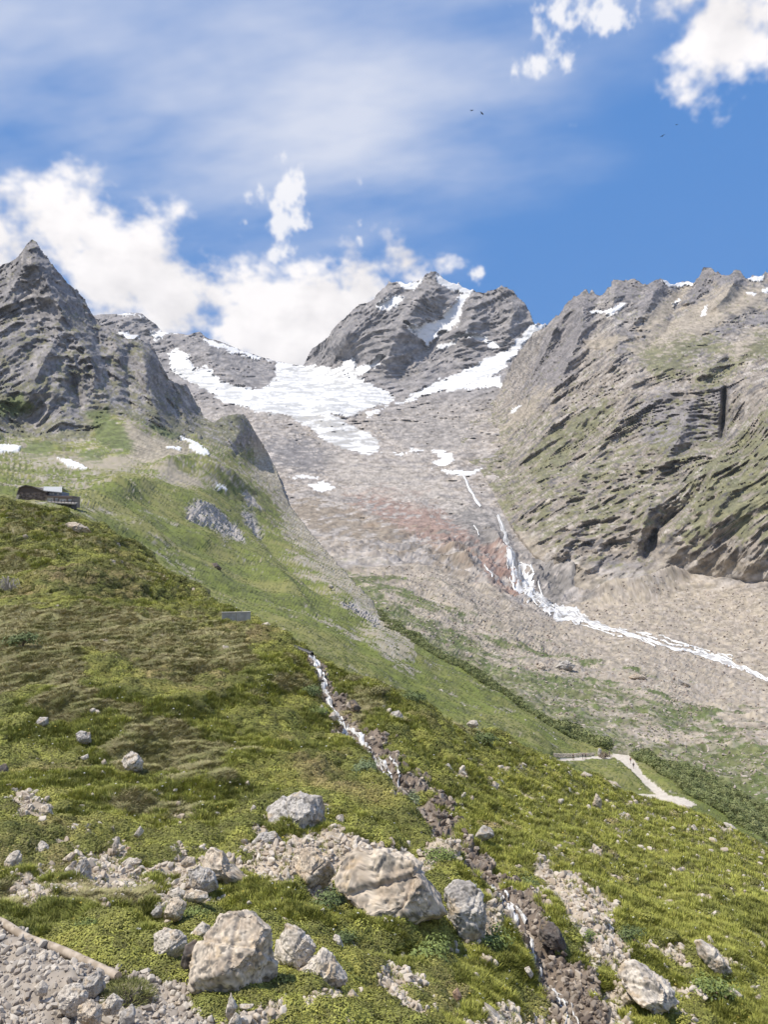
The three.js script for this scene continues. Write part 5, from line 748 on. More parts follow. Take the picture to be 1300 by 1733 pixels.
  for (let i = 0; i < 1500; i++) { const u = lerp(640, 1012, r()), off = r() ** 1.4; add1(u, crestC(u) + 1 + off * lerp(12, 7, (u - 640) / 372), 0.7, 1.7); }
  for (let i = 0; i < 500; i++) { const u = lerp(955, 1025, r()), v = crestC(u) + 3 * r(); add1(u, v, 1.5, 2.8); }
  for (let i = 0; i < 2400; i++) { const u = lerp(1078, 1420, r()), w = step(1078, 1180, u), off = r(); add1(u, crestC(u) + 1 + off * (4 + 16 * w), 0.7, 1.8); }
  for (let i = 0; i < 1600; i++) { const u = lerp(1090, 1420, r()), v = crestC(u) - 2 - r() * 24 * step(1080, 1220, u); if (v < sheetA.foot(u)) add1(u, v, 1.2, 3.0, sheetA); }
  scatter('shrubbery', leafBall(90, 12, 0.2, 1, 0.8), leafMaterial, wood, 'dense thicket of green bushes along the edge of the alp');
  console.log('far scatter', alp.length, field.length, wood.length);
}
// ---------------------------------------------------------------- running water
function ribbon(S, pts, seed, lift, { gap = 0, tint = 0, W = 5, streak = 0 } = {}) { // pts: [u, v, width]
  const fine = []; for (let i = 1; i < pts.length; i++) { const n = Math.max(1, Math.round(Math.hypot(pts[i][0] - pts[i - 1][0], pts[i][1] - pts[i - 1][1]) / 2)); for (let k = 0; k < n; k++) fine.push(pts[i].map((x, c) => lerp(pts[i - 1][c], x, k / n))); } fine.push(pts[pts.length - 1]);
  const pos = [], col = [], idx = [];
  fine.forEach(([u, v, w], i) => {
    const a = fine[Math.max(0, i - 1)], b = fine[Math.min(fine.length - 1, i + 1)], l = Math.hypot(b[0] - a[0], b[1] - a[1]) || 1, nx = -(b[1] - a[1]) / l, ny = (b[0] - a[0]) / l, ww = w * (0.85 + 0.45 * noise(i * 0.14, seed * 3.7, 1.3) + 0.3 * noise(i * 0.5, seed * 1.7, 4.3)), sh = w * 0.3 * noise(i * 0.13, seed, 8.8);
    for (let k = 0; k < W; k++) {
      const o = (k / (W - 1) - 0.5) * ww + sh, s = spot(S, u + nx * o, v + ny * o), d = s.p.length(), cross = 1 - Math.abs(k / (W - 1) - 0.5) * 2;
      s.p.addScaledVector(s.n, lift * d * (0.2 + 0.8 * cross)).multiplyScalar(1 - lift * (0.25 + 0.75 * cross)); pos.push(s.p.x, s.p.y, s.p.z);
      const f = streak ? streak * fbm(i * 0.09, k * 0.75 + seed * 5, 2.2, 3, 0.65) + 0.1 : fbm(i * 0.35, k * 0.9 + seed * 5, 2.2, 3, 0.6), c = mix3(C3(0.80, 0.80, 0.79), mix3(C3(0.42, 0.41, 0.39), C3(0.20, 0.165, 0.13), tint), step(-0.05, 0.5, f + tint * 0.35)); col.push(...c);
    }
    if (i && !(gap && noise(i * 0.16, seed * 2.3, 6.1) > gap)) for (let k = 0; k < W - 1; k++) { const q = (i - 1) * W + k; idx.push(q, q + 1, q + W, q + 1, q + W + 1, q + W); }
  });
  const g = new THREE.BufferGeometry(); g.setAttribute('position', new THREE.Float32BufferAttribute(pos, 3)); g.setAttribute('color', new THREE.Float32BufferAttribute(col, 3)); g.setIndex(idx); g.computeVertexNormals(); return g;
}
{
  const A = sheetA, L = 0.0016, r = rng(31);
  const strands = (pts, n, share, seed, opt) => { const out = []; for (let k = 0; k < n; k++) { const o = n > 1 ? (k / (n - 1) - 0.5) * 2 : 0; out.push(ribbon(A, pts.map(([u, v, w]) => [u + o * w * 0.5 + (r() - 0.5) * 2, v - o * w * 0.12 + (r() - 0.5) * 1.5, Math.max(1.1, w * share * (0.6 + 0.8 * r()))]), seed + k, L, opt)); } return out; };
  const upper = [[783, 802, 5], [790, 814, 6], [795, 828, 7], [804, 844, 6], [814, 858, 4]], fall = [[843, 872, 6], [849, 884, 9], [856, 905, 10], [857, 925, 15], [866, 942, 24], [878, 962, 36], [892, 982, 42], [908, 1000, 34], [930, 1020, 30], [955, 1036, 34], [985, 1048, 22]];
  const w1 = mesh('waterfall', ribbon(A, upper.map(([u, v, w]) => [u, v, w * 0.9]), 1, L, { W: 7, streak: 0.7 }), waterMaterial); tag(w1, 'white torrent leaving the snow strip above the main falls', 'waterfall');
  const w2 = mesh('waterfall', mergeGeometries([ribbon(A, fall.map(([u, v, w]) => [u, v, w * 0.95]), 11, L, { W: 15, streak: 1.1, tint: 0.35 }), ...strands(fall.slice(4), 5, 0.05, 41, { gap: 0.2 })]), waterMaterial); tag(w2, 'tall fanning white waterfall on the dark rock step', 'waterfall');
  const river = [[965, 1040, 16], [985, 1048, 20], [1010, 1055, 15], [1050, 1068, 12], [1085, 1078, 8], [1110, 1086, 5], [1140, 1096, 5], [1175, 1104, 7], [1200, 1112, 11], [1240, 1124, 12], [1270, 1136, 9], [1300, 1150, 9], [1360, 1176, 9], [1440, 1205, 9]];
  const braid = (o, s, a, b) => ribbon(A, river.slice(a, b).map(([u, v, w]) => [u + 4 * (r() - 0.5), v + o + 3 * (r() - 0.5), 1.2 + r() * 1.2]), s, L, { gap: 0.25, tint: 0.15 });
  tag(mesh('river', mergeGeometries([ribbon(A, river.map(([u, v, w]) => [u, v, w * 0.6]), 61, L, { W: 9, streak: 1, tint: 0.2 }), ribbon(A, river.slice(0, 6).map(([u, v, w]) => [u + 6, v + 5, w * 0.25]), 69, L), ribbon(A, river.slice(7).map(([u, v, w]) => [u, v - 4, w * 0.3]), 70, L), braid(-7, 62, 3, 10), braid(8, 64, 1, 6), braid(-10, 65, 4, 10)]), waterMaterial), 'white glacial river running out across the stony valley floor', null, null, 'structure');
  tag(mesh('waterfall', ribbon(A, [[818, 962, 2], [826, 974, 2.4], [834, 986, 2]], 71, L), waterMaterial), 'thin side cascade over red rock left of the main falls', 'waterfall');
  tag(mesh('waterfall', ribbon(A, [[801, 892, 1.8], [806, 904, 2], [808, 918, 1.8]], 72, L), waterMaterial), 'faint thread of water on grey rock above the side cascade', 'waterfall');
  // the small stream
  const s = (pts, seed, opt) => ribbon(D, pts, seed, 0.003, { tint: 0.55, ...opt });
  const run = bedLine.map(([u, v]) => [u - 6, v, 8]);
  const torrent = [[524, 1111, 7], [534, 1122, 9], [545, 1140, 11], [553, 1160, 9], [566, 1186, 9], [584, 1212, 16], [602, 1232, 24], [618, 1244, 20], [632, 1262, 12], [652, 1286, 14], [668, 1306, 14], [690, 1340, 16], [715, 1368, 18], [735, 1390, 14], [755, 1412, 12], [780, 1436, 14], [800, 1456, 14], [825, 1486, 16], [850, 1514, 14], [872, 1540, 12], [890, 1556, 12], [905, 1574, 10], [915, 1595, 10], [926, 1618, 12], [940, 1642, 14], [952, 1665, 18], [962, 1695, 26], [975, 1745, 40]];
  const thread = (k, a, b, o, w, opt) => s(torrent.slice(a, b).map(([u, v, x]) => [u + o * x * 0.5 + 2 * (r() - 0.5), v - o * x * 0.35 + 2 * (r() - 0.5), w * (0.6 + 0.8 * r())]), k, opt), last = torrent.length;
  tag(mesh('stream', mergeGeometries([thread(81, 0, 9, 0, 8, { tint: 0.2, W: 9, streak: 1 }), thread(80, 8, 21, 0, 6, { tint: 0.6, W: 9, streak: 1 }), thread(82, 0, 6, 0.6, 3, { tint: 0.1 }), thread(83, 5, 9, 0, 9, { tint: 0.25 }), thread(84, 5, 9, -0.7, 5, { tint: 0.25 }), thread(85, 5, 9, 0.7, 4, { tint: 0.3 }), thread(86, 8, 21, -0.5, 3, { gap: 0.22 }), thread(87, 8, 21, 0.3, 2.6, { gap: 0.12 }), thread(88, 9, 21, 0.9, 2.2, { gap: 0.05 }), thread(90, 20, last, 0, 8, { tint: 0.4, W: 9, streak: 1 }), thread(91, 20, last, 0.5, 2.6, { tint: 0.2 }), thread(92, 21, last, -0.5, 2.4, { gap: 0.3, tint: 0.3 }), thread(93, 24, last, 0.9, 2, { gap: 0.2 }), thread(94, 24, last, -0.9, 2, { gap: 0.2 }), thread(95, 24, last, 0.25, 2.2, { gap: 0.25 })]), waterMaterial), 'small white stream tumbling down the gully from the pipe', 'stream');
}
// ---------------------------------------------------------------- mountain hut on the alp
function boxAt(x0, x1, y0, y1, z0, z1) { const g = new THREE.BoxGeometry(x1 - x0, y1 - y0, z1 - z0); g.translate((x0 + x1) / 2, (y0 + y1) / 2, (z0 + z1) / 2); return g; }
function roughen(g, amp, l, seed) { const p = g.attributes.position; for (let i = 0; i < p.count; i++) { const x = p.getX(i), y = p.getY(i), z = p.getZ(i); p.setXYZ(i, x + amp * noise(x / l + seed, y / l, z / l), y + amp * noise(x / l, y / l + seed, z / l + 9), z + amp * noise(x / l + 3, y / l, z / l + seed)); } g.computeVertexNormals(); return g; }
function mottled(g, a, b, l, seed) { const p = g.attributes.position, c = new Float32Array(p.count * 3); for (let i = 0; i < p.count; i++) { const t = fbm(p.getX(i) / l + seed, p.getY(i) / l, p.getZ(i) / l, 4, 0.65), k = mix3(a, b, step(-0.35, 0.35, t)); c.set(k, i * 3); } g.setAttribute('color', new THREE.BufferAttribute(c, 3)); return g; }
{
  const base = spot(Cs, 82, 852), depth = base.p.length() * 0.985, k = depth / F, X = (u) => (u - 82) * k, Y = (v) => (852 - v) * k;
  const hut = group('mountain_hut', at(82, 852, depth)); tag(hut, 'mountain hut with dark stone wing, pale metal roof and timber terrace', 'hut');
  const stone = new THREE.MeshStandardMaterial({ vertexColors: true, roughness: 0.95 }), wood = plain(0.16, 0.125, 0.10), slate = plain(0.27, 0.25, 0.25, 0.8), metal = plain(0.55, 0.55, 0.52, 0.45, { metalness: 0.3 }), dark = plain(0.07, 0.055, 0.05), glass = plain(0.42, 0.44, 0.45, 0.15), frame = plain(0.55, 0.52, 0.47), blue = plain(0.20, 0.23, 0.27), deckWood = plain(0.30, 0.27, 0.24);
  const sh = new THREE.Shape([[30, 864], [31, 840], [35, 827], [45, 823], [56, 825], [66, 829], [79, 834], [80, 864]].map(([u, v]) => new THREE.Vector2(X(u), Y(v))));
  let g = new THREE.ExtrudeGeometry(sh, { depth: 7, bevelEnabled: false, curveSegments: 2 }); g.translate(0, 0, -6);
  const wall = new THREE.PlaneGeometry(X(80) - X(30.5), Y(834) - Y(864), 60, 36); wall.translate((X(80) + X(30.5)) / 2, (Y(834) + Y(864)) / 2, 1.12); roughen(wall, 0.16, 0.7, 4);
  mesh('stone_wing', mottled(mergeGeometries([g.toNonIndexed(), wall.toNonIndexed()].map((q) => { q.deleteAttribute('uv'); return q; })), C3(0.10, 0.075, 0.065), C3(0.235, 0.18, 0.15), 0.8, 2), stone, hut);
  const cap = []; for (const [a, b] of [[[31, 839], [35, 826]], [[35, 826], [45, 822]], [[45, 822], [56, 824]], [[56, 824], [66, 828]], [[66, 828], [80, 833.5]]]) { const x0 = X(a[0]), y0 = Y(a[1]), x1 = X(b[0]), y1 = Y(b[1]), l = Math.hypot(x1 - x0, y1 - y0), q = new THREE.BoxGeometry(l + 0.15, 0.35, 7.8); q.rotateZ(Math.atan2(y1 - y0, x1 - x0)); q.translate((x0 + x1) / 2, (y0 + y1) / 2, -2.3); cap.push(q); }
  mesh('wing_roof', mergeGeometries(cap), plain(0.10, 0.085, 0.07), hut);
  const side = new THREE.Shape([[27, 852], [33, 838], [37, 838], [32, 852]].map(([u, v]) => new THREE.Vector2(X(u), Y(v)))); const sg = new THREE.ExtrudeGeometry(side, { depth: 1, bevelEnabled: false }); sg.translate(0, 0, 1.2); mesh('pale_side_face', sg, plain(0.42, 0.38, 0.32), hut);  // pale slab standing for the left side face of the stone wing
  mesh('rear_wall', boxAt(X(27), X(60), Y(850), Y(827), -14, -8), plain(0.2, 0.17, 0.15), hut);
  const slab = (c, t) => { const [a, b, cc, d] = c.map(([u, v, z]) => new THREE.Vector3(X(u), Y(v), z)), pts = [a, b, cc, d, ...[a, b, cc, d].map((q) => q.clone().setY(q.y - t))], f = [[0, 1, 2], [0, 2, 3], [4, 6, 5], [4, 7, 6], [0, 4, 5], [0, 5, 1], [1, 5, 6], [1, 6, 2], [2, 6, 7], [2, 7, 3], [3, 7, 4], [3, 4, 0]], pos = []; for (const q of f) for (const i of q) pos.push(pts[i].x, pts[i].y, pts[i].z); const o = new THREE.BufferGeometry(); o.setAttribute('position', new THREE.Float32BufferAttribute(pos, 3)); o.computeVertexNormals(); return o; };
  mesh('rear_roof', slab([[24, 827, -7], [27, 819, -13], [58, 819, -13], [63, 828, -7]], 0.25), slate, hut);
  const R = [[73, 830, 0.4], [57.5, 820, -7.5], [88, 820.5, -7.5], [104.5, 833, 0.4]], roof = mesh('metal_roof', slab(R, 0.22), metal, hut);
  for (let i = 0; i <= 9; i++) { const t = i / 9, p0 = new THREE.Vector3(lerp(X(R[0][0]), X(R[3][0]), t), lerp(Y(R[0][1]), Y(R[3][1]), t) + 0.05, 0.4), p1 = new THREE.Vector3(lerp(X(R[1][0]), X(R[2][0]), t), lerp(Y(R[1][1]), Y(R[2][1]), t) + 0.05, -7.5), l = p0.distanceTo(p1), q = new THREE.BoxGeometry(0.1, 0.1, l), m = mesh('roof_seam', q, metal, roof); m.position.copy(p0).add(p1).multiplyScalar(0.5); m.lookAt(p1.clone().add(hut.position)); }
  mesh('roof_back', slab([[57.5, 820, -7.5], [62, 826, -12], [92, 827, -12], [88, 820.5, -7.5]], 0.2), metal, hut);
  mesh('house_wall', boxAt(X(76), X(102), Y(852), Y(831.5), -7, -0.8), blue, hut);
  const win = (u0, u1, v0, v1, z, m = glass) => { const f = mesh('window', boxAt(X(u0), X(u1), Y(v1), Y(v0), z, z + 0.12), frame, hut); mesh('pane', boxAt(X(u0 + 0.6), X(u1 - 0.6), Y(v1 - 0.6), Y(v0 + 0.6), z + 0.1, z + 0.16), m, f); };
  win(81, 84.5, 833.5, 837, -0.82); win(86, 89, 833.5, 837, -0.82); win(94, 97, 834.5, 837.5, -0.82);
  mesh('terrace_wall', boxAt(X(80), X(125), Y(858), Y(839.5), -5, 1.6), plain(0.26, 0.215, 0.18), hut); mesh('terrace_roof', slab([[79.5, 839.5, 2.6], [80, 837, -5.5], [124, 839, -5.5], [126.5, 841.5, 2.6]], 0.45), wood, hut);
  win(82.5, 93, 842.5, 848.5, 1.55, plain(0.62, 0.6, 0.55, 0.3)); win(96, 101, 843, 848, 1.55); win(103, 115, 844.5, 849, 1.55, plain(0.62, 0.6, 0.55, 0.3)); win(118, 124, 844.5, 849, 1.55);
  mesh('terrace_deck', slab([[84, 851, 7], [82, 848.6, 1.6], [134, 851, 1.6], [140, 854.5, 7]], 0.35), deckWood, hut);
  for (let i = 0; i <= 10; i++) { const t = i / 10, x = lerp(X(84), X(139.5), t), y = lerp(Y(851), Y(854.5), t); mesh('railing_post', boxAt(x - 0.06, x + 0.06, y, y + 0.95, 6.85, 6.97), dark, hut); if (i % 2 === 0) mesh('support_post', boxAt(x - 0.1, x + 0.1, y - 2.4, y - 0.3, 6.6, 6.8), dark, hut); }
  const rail = new THREE.BoxGeometry(X(139.5) - X(84), 0.09, 0.09); const rm = mesh('handrail', rail, dark, hut); rm.position.set((X(84) + X(139.5)) / 2, (Y(851) + Y(854.5)) / 2 + 0.95, 6.91); rm.rotation.z = Math.atan2(Y(854.5) - Y(851), X(139.5) - X(84));
  mesh('dark_underside', boxAt(X(88), X(132), Y(862), Y(853.5), 1.4, 5.6), plain(0.085, 0.085, 0.085), hut);  // near-black block stands in for the dark underside of the deck
}

// ---------------------------------------------------------------- concrete wall, pipe, log, dead bush, shrubs
{
  const s = spot(D, 400, 1058), d = s.p.length(), k = d / F, o = group('concrete_wall', at(400, 1050, d - 1.2), 0.25); tag(o, 'low grey concrete wall set in the grassy bench', 'wall');
  const mat = new THREE.MeshStandardMaterial({ vertexColors: true, roughness: 0.9 }), panel = (x0, x1, z) => { const g = new THREE.BoxGeometry(x1 - x0, 28 * k, 0.26, 14, 10, 1); g.translate((x0 + x1) / 2, -1 * k, z); return mottled(g, C3(0.33, 0.31, 0.28), C3(0.43, 0.41, 0.375), 0.5, x0); };
  mesh('panel', panel(-24 * k, -1 * k, 0), mat, o); mesh('panel', panel(-0.6 * k, 23 * k, 0.03), mat, o);
  mesh('coping', mottled(boxAt(-24.5 * k, 23.4 * k, 13.05 * k, 14.3 * k, -0.16, 0.19), C3(0.40, 0.38, 0.34), C3(0.47, 0.45, 0.41), 0.4, 2), mat, o); mesh('wing_wall', mottled(boxAt(21 * k, 22.9 * k, -15 * k, 12.9 * k, -1.4, -0.14), C3(0.3, 0.28, 0.25), C3(0.4, 0.38, 0.34), 0.5, 5), mat, o);
}
{
  const a = spot(D, 486, 1094).p, b = spot(D, 527, 1110).p, A = at(488, 1092, a.length() - 1.0), B = at(528, 1108, Math.min(a.length(), b.length()) - 2.2), l = A.distanceTo(B), o = group('drain_pipe', A.clone().add(B).multiplyScalar(0.5)); tag(o, 'black drain pipe spilling water into the gully', 'pipe'); o.lookAt(B);
  const black = twoSided(plain(0.035, 0.033, 0.032, 0.45)), collarGrey = plain(0.16, 0.155, 0.15, 0.4), R = 0.2, pipe = new THREE.LatheGeometry([[R, -l / 2], [R, l / 2], [R * 0.86, l / 2], [R * 0.86, -l / 2]].map(([x, y]) => new THREE.Vector2(x, y)), 28); pipe.rotateX(Math.PI / 2); mesh('tube', pipe, black, o);  // collars get a lighter grey than the black tube
  for (const z of [-l * 0.42, -l * 0.08, l * 0.25, l * 0.47]) { const c = new THREE.TorusGeometry(R * 1.03, 0.025, 8, 28); c.translate(0, 0, z); mesh('collar', c, collarGrey, o); }
}
{
  const pts = [[-30, 1548], [8, 1566], [50, 1584], [100, 1604], [140, 1622], [184, 1641]].map(([u, v]) => { const s = spot(D, u, v + 8); return s.p.addScaledVector(s.n, 0.2); }); for (let i = 1; i < 5; i++) pts[i].lerpVectors(pts[0], pts[5], i / 5).add(new THREE.Vector3(0, 0.03 * Math.sin(i * 2.1), 0.02 * Math.cos(i * 3)));
  const c = new THREE.CatmullRomCurve3(pts), g = new THREE.TubeGeometry(c, 90, 0.08, 14, false), p = g.attributes.position; for (let i = 0; i < p.count; i++) { const x = p.getX(i), y = p.getY(i), z = p.getZ(i), q = 0.012 * noise(x * 3, y * 22, z * 22) + 0.008 * noise(x * 9, y * 9, z * 9); p.setXYZ(i, x, y + q, z + q); } g.computeVertexNormals();
  const o = new THREE.Group(); o.name = numbered('log'); scene.add(o); tag(o, 'weathered grey wooden pole lying across the bare soil', 'log'); const colored = mottled(g, C3(0.30, 0.245, 0.185), C3(0.46, 0.39, 0.31), 0.2, 3); const m = new THREE.MeshStandardMaterial({ vertexColors: true, roughness: 0.9 }); mesh('shaft', colored, m, o);
  const end = new THREE.CircleGeometry(0.08, 14), e = mesh('cut_end', end, twoSided(plain(0.48, 0.40, 0.29)), o); e.position.copy(c.getPoint(1)); e.lookAt(c.getPoint(1).add(c.getTangent(1))); for (const t of [0.3, 0.55, 0.8]) { const kn = new THREE.ConeGeometry(0.025, 0.07, 7), q = mesh('knot', kn, plain(0.3, 0.24, 0.18), o); q.position.copy(c.getPoint(t)).add(new THREE.Vector3(0.01, 0.075, 0.03)); q.rotation.x = 0.5; }
}
function twigs(count, seed, tall, wide, r0, droop) { const r = rng(seed), out = []; for (let i = 0; i < count; i++) { const a = r() * 6.28, h = tall * (0.5 + 0.6 * r()), w = wide * (0.3 + 0.8 * r()), c = new THREE.CatmullRomCurve3([new THREE.Vector3(0.05 * (r() - 0.5), 0, 0.05 * (r() - 0.5)), new THREE.Vector3(Math.cos(a) * w * 0.35, h * 0.55, Math.sin(a) * w * 0.35), new THREE.Vector3(Math.cos(a) * w * 0.8 + 0.2 * (r() - 0.5), h * (1 - droop * 0.3), Math.sin(a) * w * 0.8), new THREE.Vector3(Math.cos(a) * w * 1.1, h * (1 - droop), Math.sin(a) * w * 1.1)]); out.push(new THREE.TubeGeometry(c, 8, r0 * (0.6 + 0.7 * r()), 5, false)); } return mergeGeometries(out); }
{
  const s = spot(D, 12, 1004), o = group('dead_bush', s.p); tag(o, 'bare pale dead bush at the left edge under the hillock', 'dead bush'); const m = plain(0.40, 0.36, 0.32); mesh('branches', twigs(46, 5, 1.9, 1.1, 0.022, 0.45), m, o); mesh('stem', twigs(5, 8, 1.7, 0.4, 0.05, 0.1), plain(0.3, 0.26, 0.22), o);
}
function shrub(u, v, rpx, label, color, { S = D, flat = 0.75, leaves = 900, leaf = 0.075, name = 'shrub', category = 'shrub', grp } = {}) {
  const s = spot(S, u, v), R = rpx * s.p.length() / F, o = group(name, s.p); tag(o, label, category, grp); const r = rng(Math.round(u * 7 + v)), parts = []; for (let i = 0; i < 7; i++) { const a = r() * 6.28, d = i ? 0.6 * Math.sqrt(r()) : 0, q = leafBall(Math.round(leaves / 7), i + u, leaf * 1.6, flat, 1.0), z = R * (0.42 + 0.25 * r()); q.scale(z, z, z); q.translate(Math.cos(a) * d * R, R * flat * (0.25 + 0.4 * r()), Math.sin(a) * d * R); parts.push(q); }
  const g = mergeGeometries(parts), c = new Float32Array(g.attributes.position.count * 3); for (let i = 0; i < c.length / 12; i++) { const k = 0.7 + 0.65 * r(); for (let j = 0; j < 4; j++) c.set([color[0] * k, color[1] * k, color[2] * k], (i * 4 + j) * 3); } g.setAttribute('color', new THREE.BufferAttribute(c, 3));
  mesh('foliage', g, new THREE.MeshStandardMaterial({ vertexColors: true, roughness: 0.75, side: THREE.DoubleSide }), o); mesh('stem', twigs(5, Math.round(u), R * flat * 0.6, R * 0.5, R * 0.025, 0.1), plain(0.16, 0.11, 0.07), o); return o;
}
const GREEN = C3(0.17, 0.215, 0.055), DEEP = C3(0.12, 0.155, 0.05), OLIVE = C3(0.19, 0.175, 0.07);
shrub(36, 1098, 30, 'dark green leafy shrub on the dry bench near the left edge', DEEP);
shrub(214, 1104, 15, 'brownish low shrub in the dry grass of the bench', OLIVE);
shrub(520, 1178, 24, 'green shrub on the near bank just below the pipe', DEEP);
shrub(538, 1210, 18, 'shrub overhanging the upper stream next to white stones', GREEN);
shrub(602, 1160, 20, 'brown-green bush on the far bank opposite the pipe', OLIVE);
shrub(690, 1205, 26, 'dark bush above the white rock on the far bank', DEEP);
shrub(640, 1190, 24, 'olive bush cushioning the far bank of the upper stream', OLIVE);
shrub(820, 1262, 24, 'dark bush on the crest between stream and path', DEEP);
shrub(620, 1300, 26, 'grey-green leafy plant bank along the near side of the stream', C3(0.17, 0.215, 0.10));
shrub(690, 1362, 30, 'pale-leaved plants on the near bank above the slab', C3(0.21, 0.245, 0.12));
shrub(730, 1618, 36, 'yellow-green shrub below the slanting slab', GREEN);
shrub(550, 1530, 32, 'dark leafy plants with white flowers under the slanting slab', DEEP);
shrub(590, 1570, 26, 'leafy plants in the shade of the slanting slab', DEEP);
shrub(840, 1600, 32, 'bright green bush between upright grey boulder and stream', GREEN);
shrub(740, 1470, 28, 'round green bush above the upright grey boulder', GREEN);
shrub(900, 1500, 22, 'dark tuft on the far bank beside the right gravel', DEEP);
shrub(985, 1585, 20, 'small green shrub below the right gravel cluster', GREEN);
shrub(1060, 1610, 24, 'green shrub above the smooth elongated boulder', DEEP);
shrub(1210, 1700, 34, 'broad leafy shrub in the lower right grass', GREEN);
shrub(150, 1575, 24, 'green cushion shrub above the wooden pole', GREEN);
shrub(330, 1545, 24, 'shrub above the slim slanted stone', GREEN);
{ // grassy clod
  const s = spot(D, 214, 1678), k = s.p.length() / F, o = group('grass_clod', s.p); tag(o, 'overhanging clod of earth topped with shaggy grass', 'grass clod'); const g = block(9, 901, [40 * k, 24 * k, 34 * k]); g.translate(0, 8 * k, 0); paintStone(g, 'wet', 4, 40 * k); mesh('earth', g, stoneMaterial, o);
  const r = rng(8), parts = []; for (let i = 0; i < 130; i++) { const t = tuft(12, i + 70, 1.1, 0.9, 0.05), a = r() * 6.28, d = Math.sqrt(r()); t.scale(0.11, 0.10, 0.11); t.rotateZ(-Math.cos(a) * d * 1.0); t.rotateX(Math.sin(a) * d * 1.0); t.translate(Math.cos(a) * d * 40 * k, (8 + 23 * Math.sqrt(1 - d * d * 0.85)) * k, Math.sin(a) * d * 34 * k); parts.push(t); } mesh('grass_cap', mergeGeometries(parts), twoSided(plain(0.21, 0.215, 0.07)), o).userData.kind = 'stuff';
}
// ---------------------------------------------------------------- beside the path
{
  const parts = []; for (let i = 0; i < 60; i++) { const t = i / 59, u = lerp(938, 1006, t), s = spot(Cs, u, lerp(1283, 1279, t)), r = rng(i + 3); for (let j = 0; j < 4; j++) { const g = block(3, 300 + (i * 4 + j) % 9, [0.24, 0.15, 0.2]); g.rotateY(r() * 6); g.translate(s.p.x + 0.1 * r(), s.p.y + 0.05 + j * 0.24, s.p.z - 0.3 - 0.06 * j); parts.push(mottled(g, C3(0.36, 0.31, 0.25), C3(0.5, 0.44, 0.37), 0.5, i)); } }
  const o = mesh('stone_wall', mergeGeometries(parts), new THREE.MeshStandardMaterial({ vertexColors: true, roughness: 0.95 })); tag(o, 'low dry stone wall along the upper path', 'wall');
  const s = spot(Cs, 1016, 1281), g = block(9, 640, [0.75, 1.7, 0.7]); paintStone(g, 'grey', 6, 1.7); const m = mesh('standing_rock', g, stoneMaterial); m.position.copy(s.p).add(new THREE.Vector3(0, 1.2, 0)); tag(m, 'upright grey rock at the bend of the path', 'rock');
  shrub(1024, 1283, 13, 'brown bush beside the upright rock at the path bend', C3(0.16, 0.12, 0.075), { S: Cs, leaves: 500, leaf: 0.1 });
}
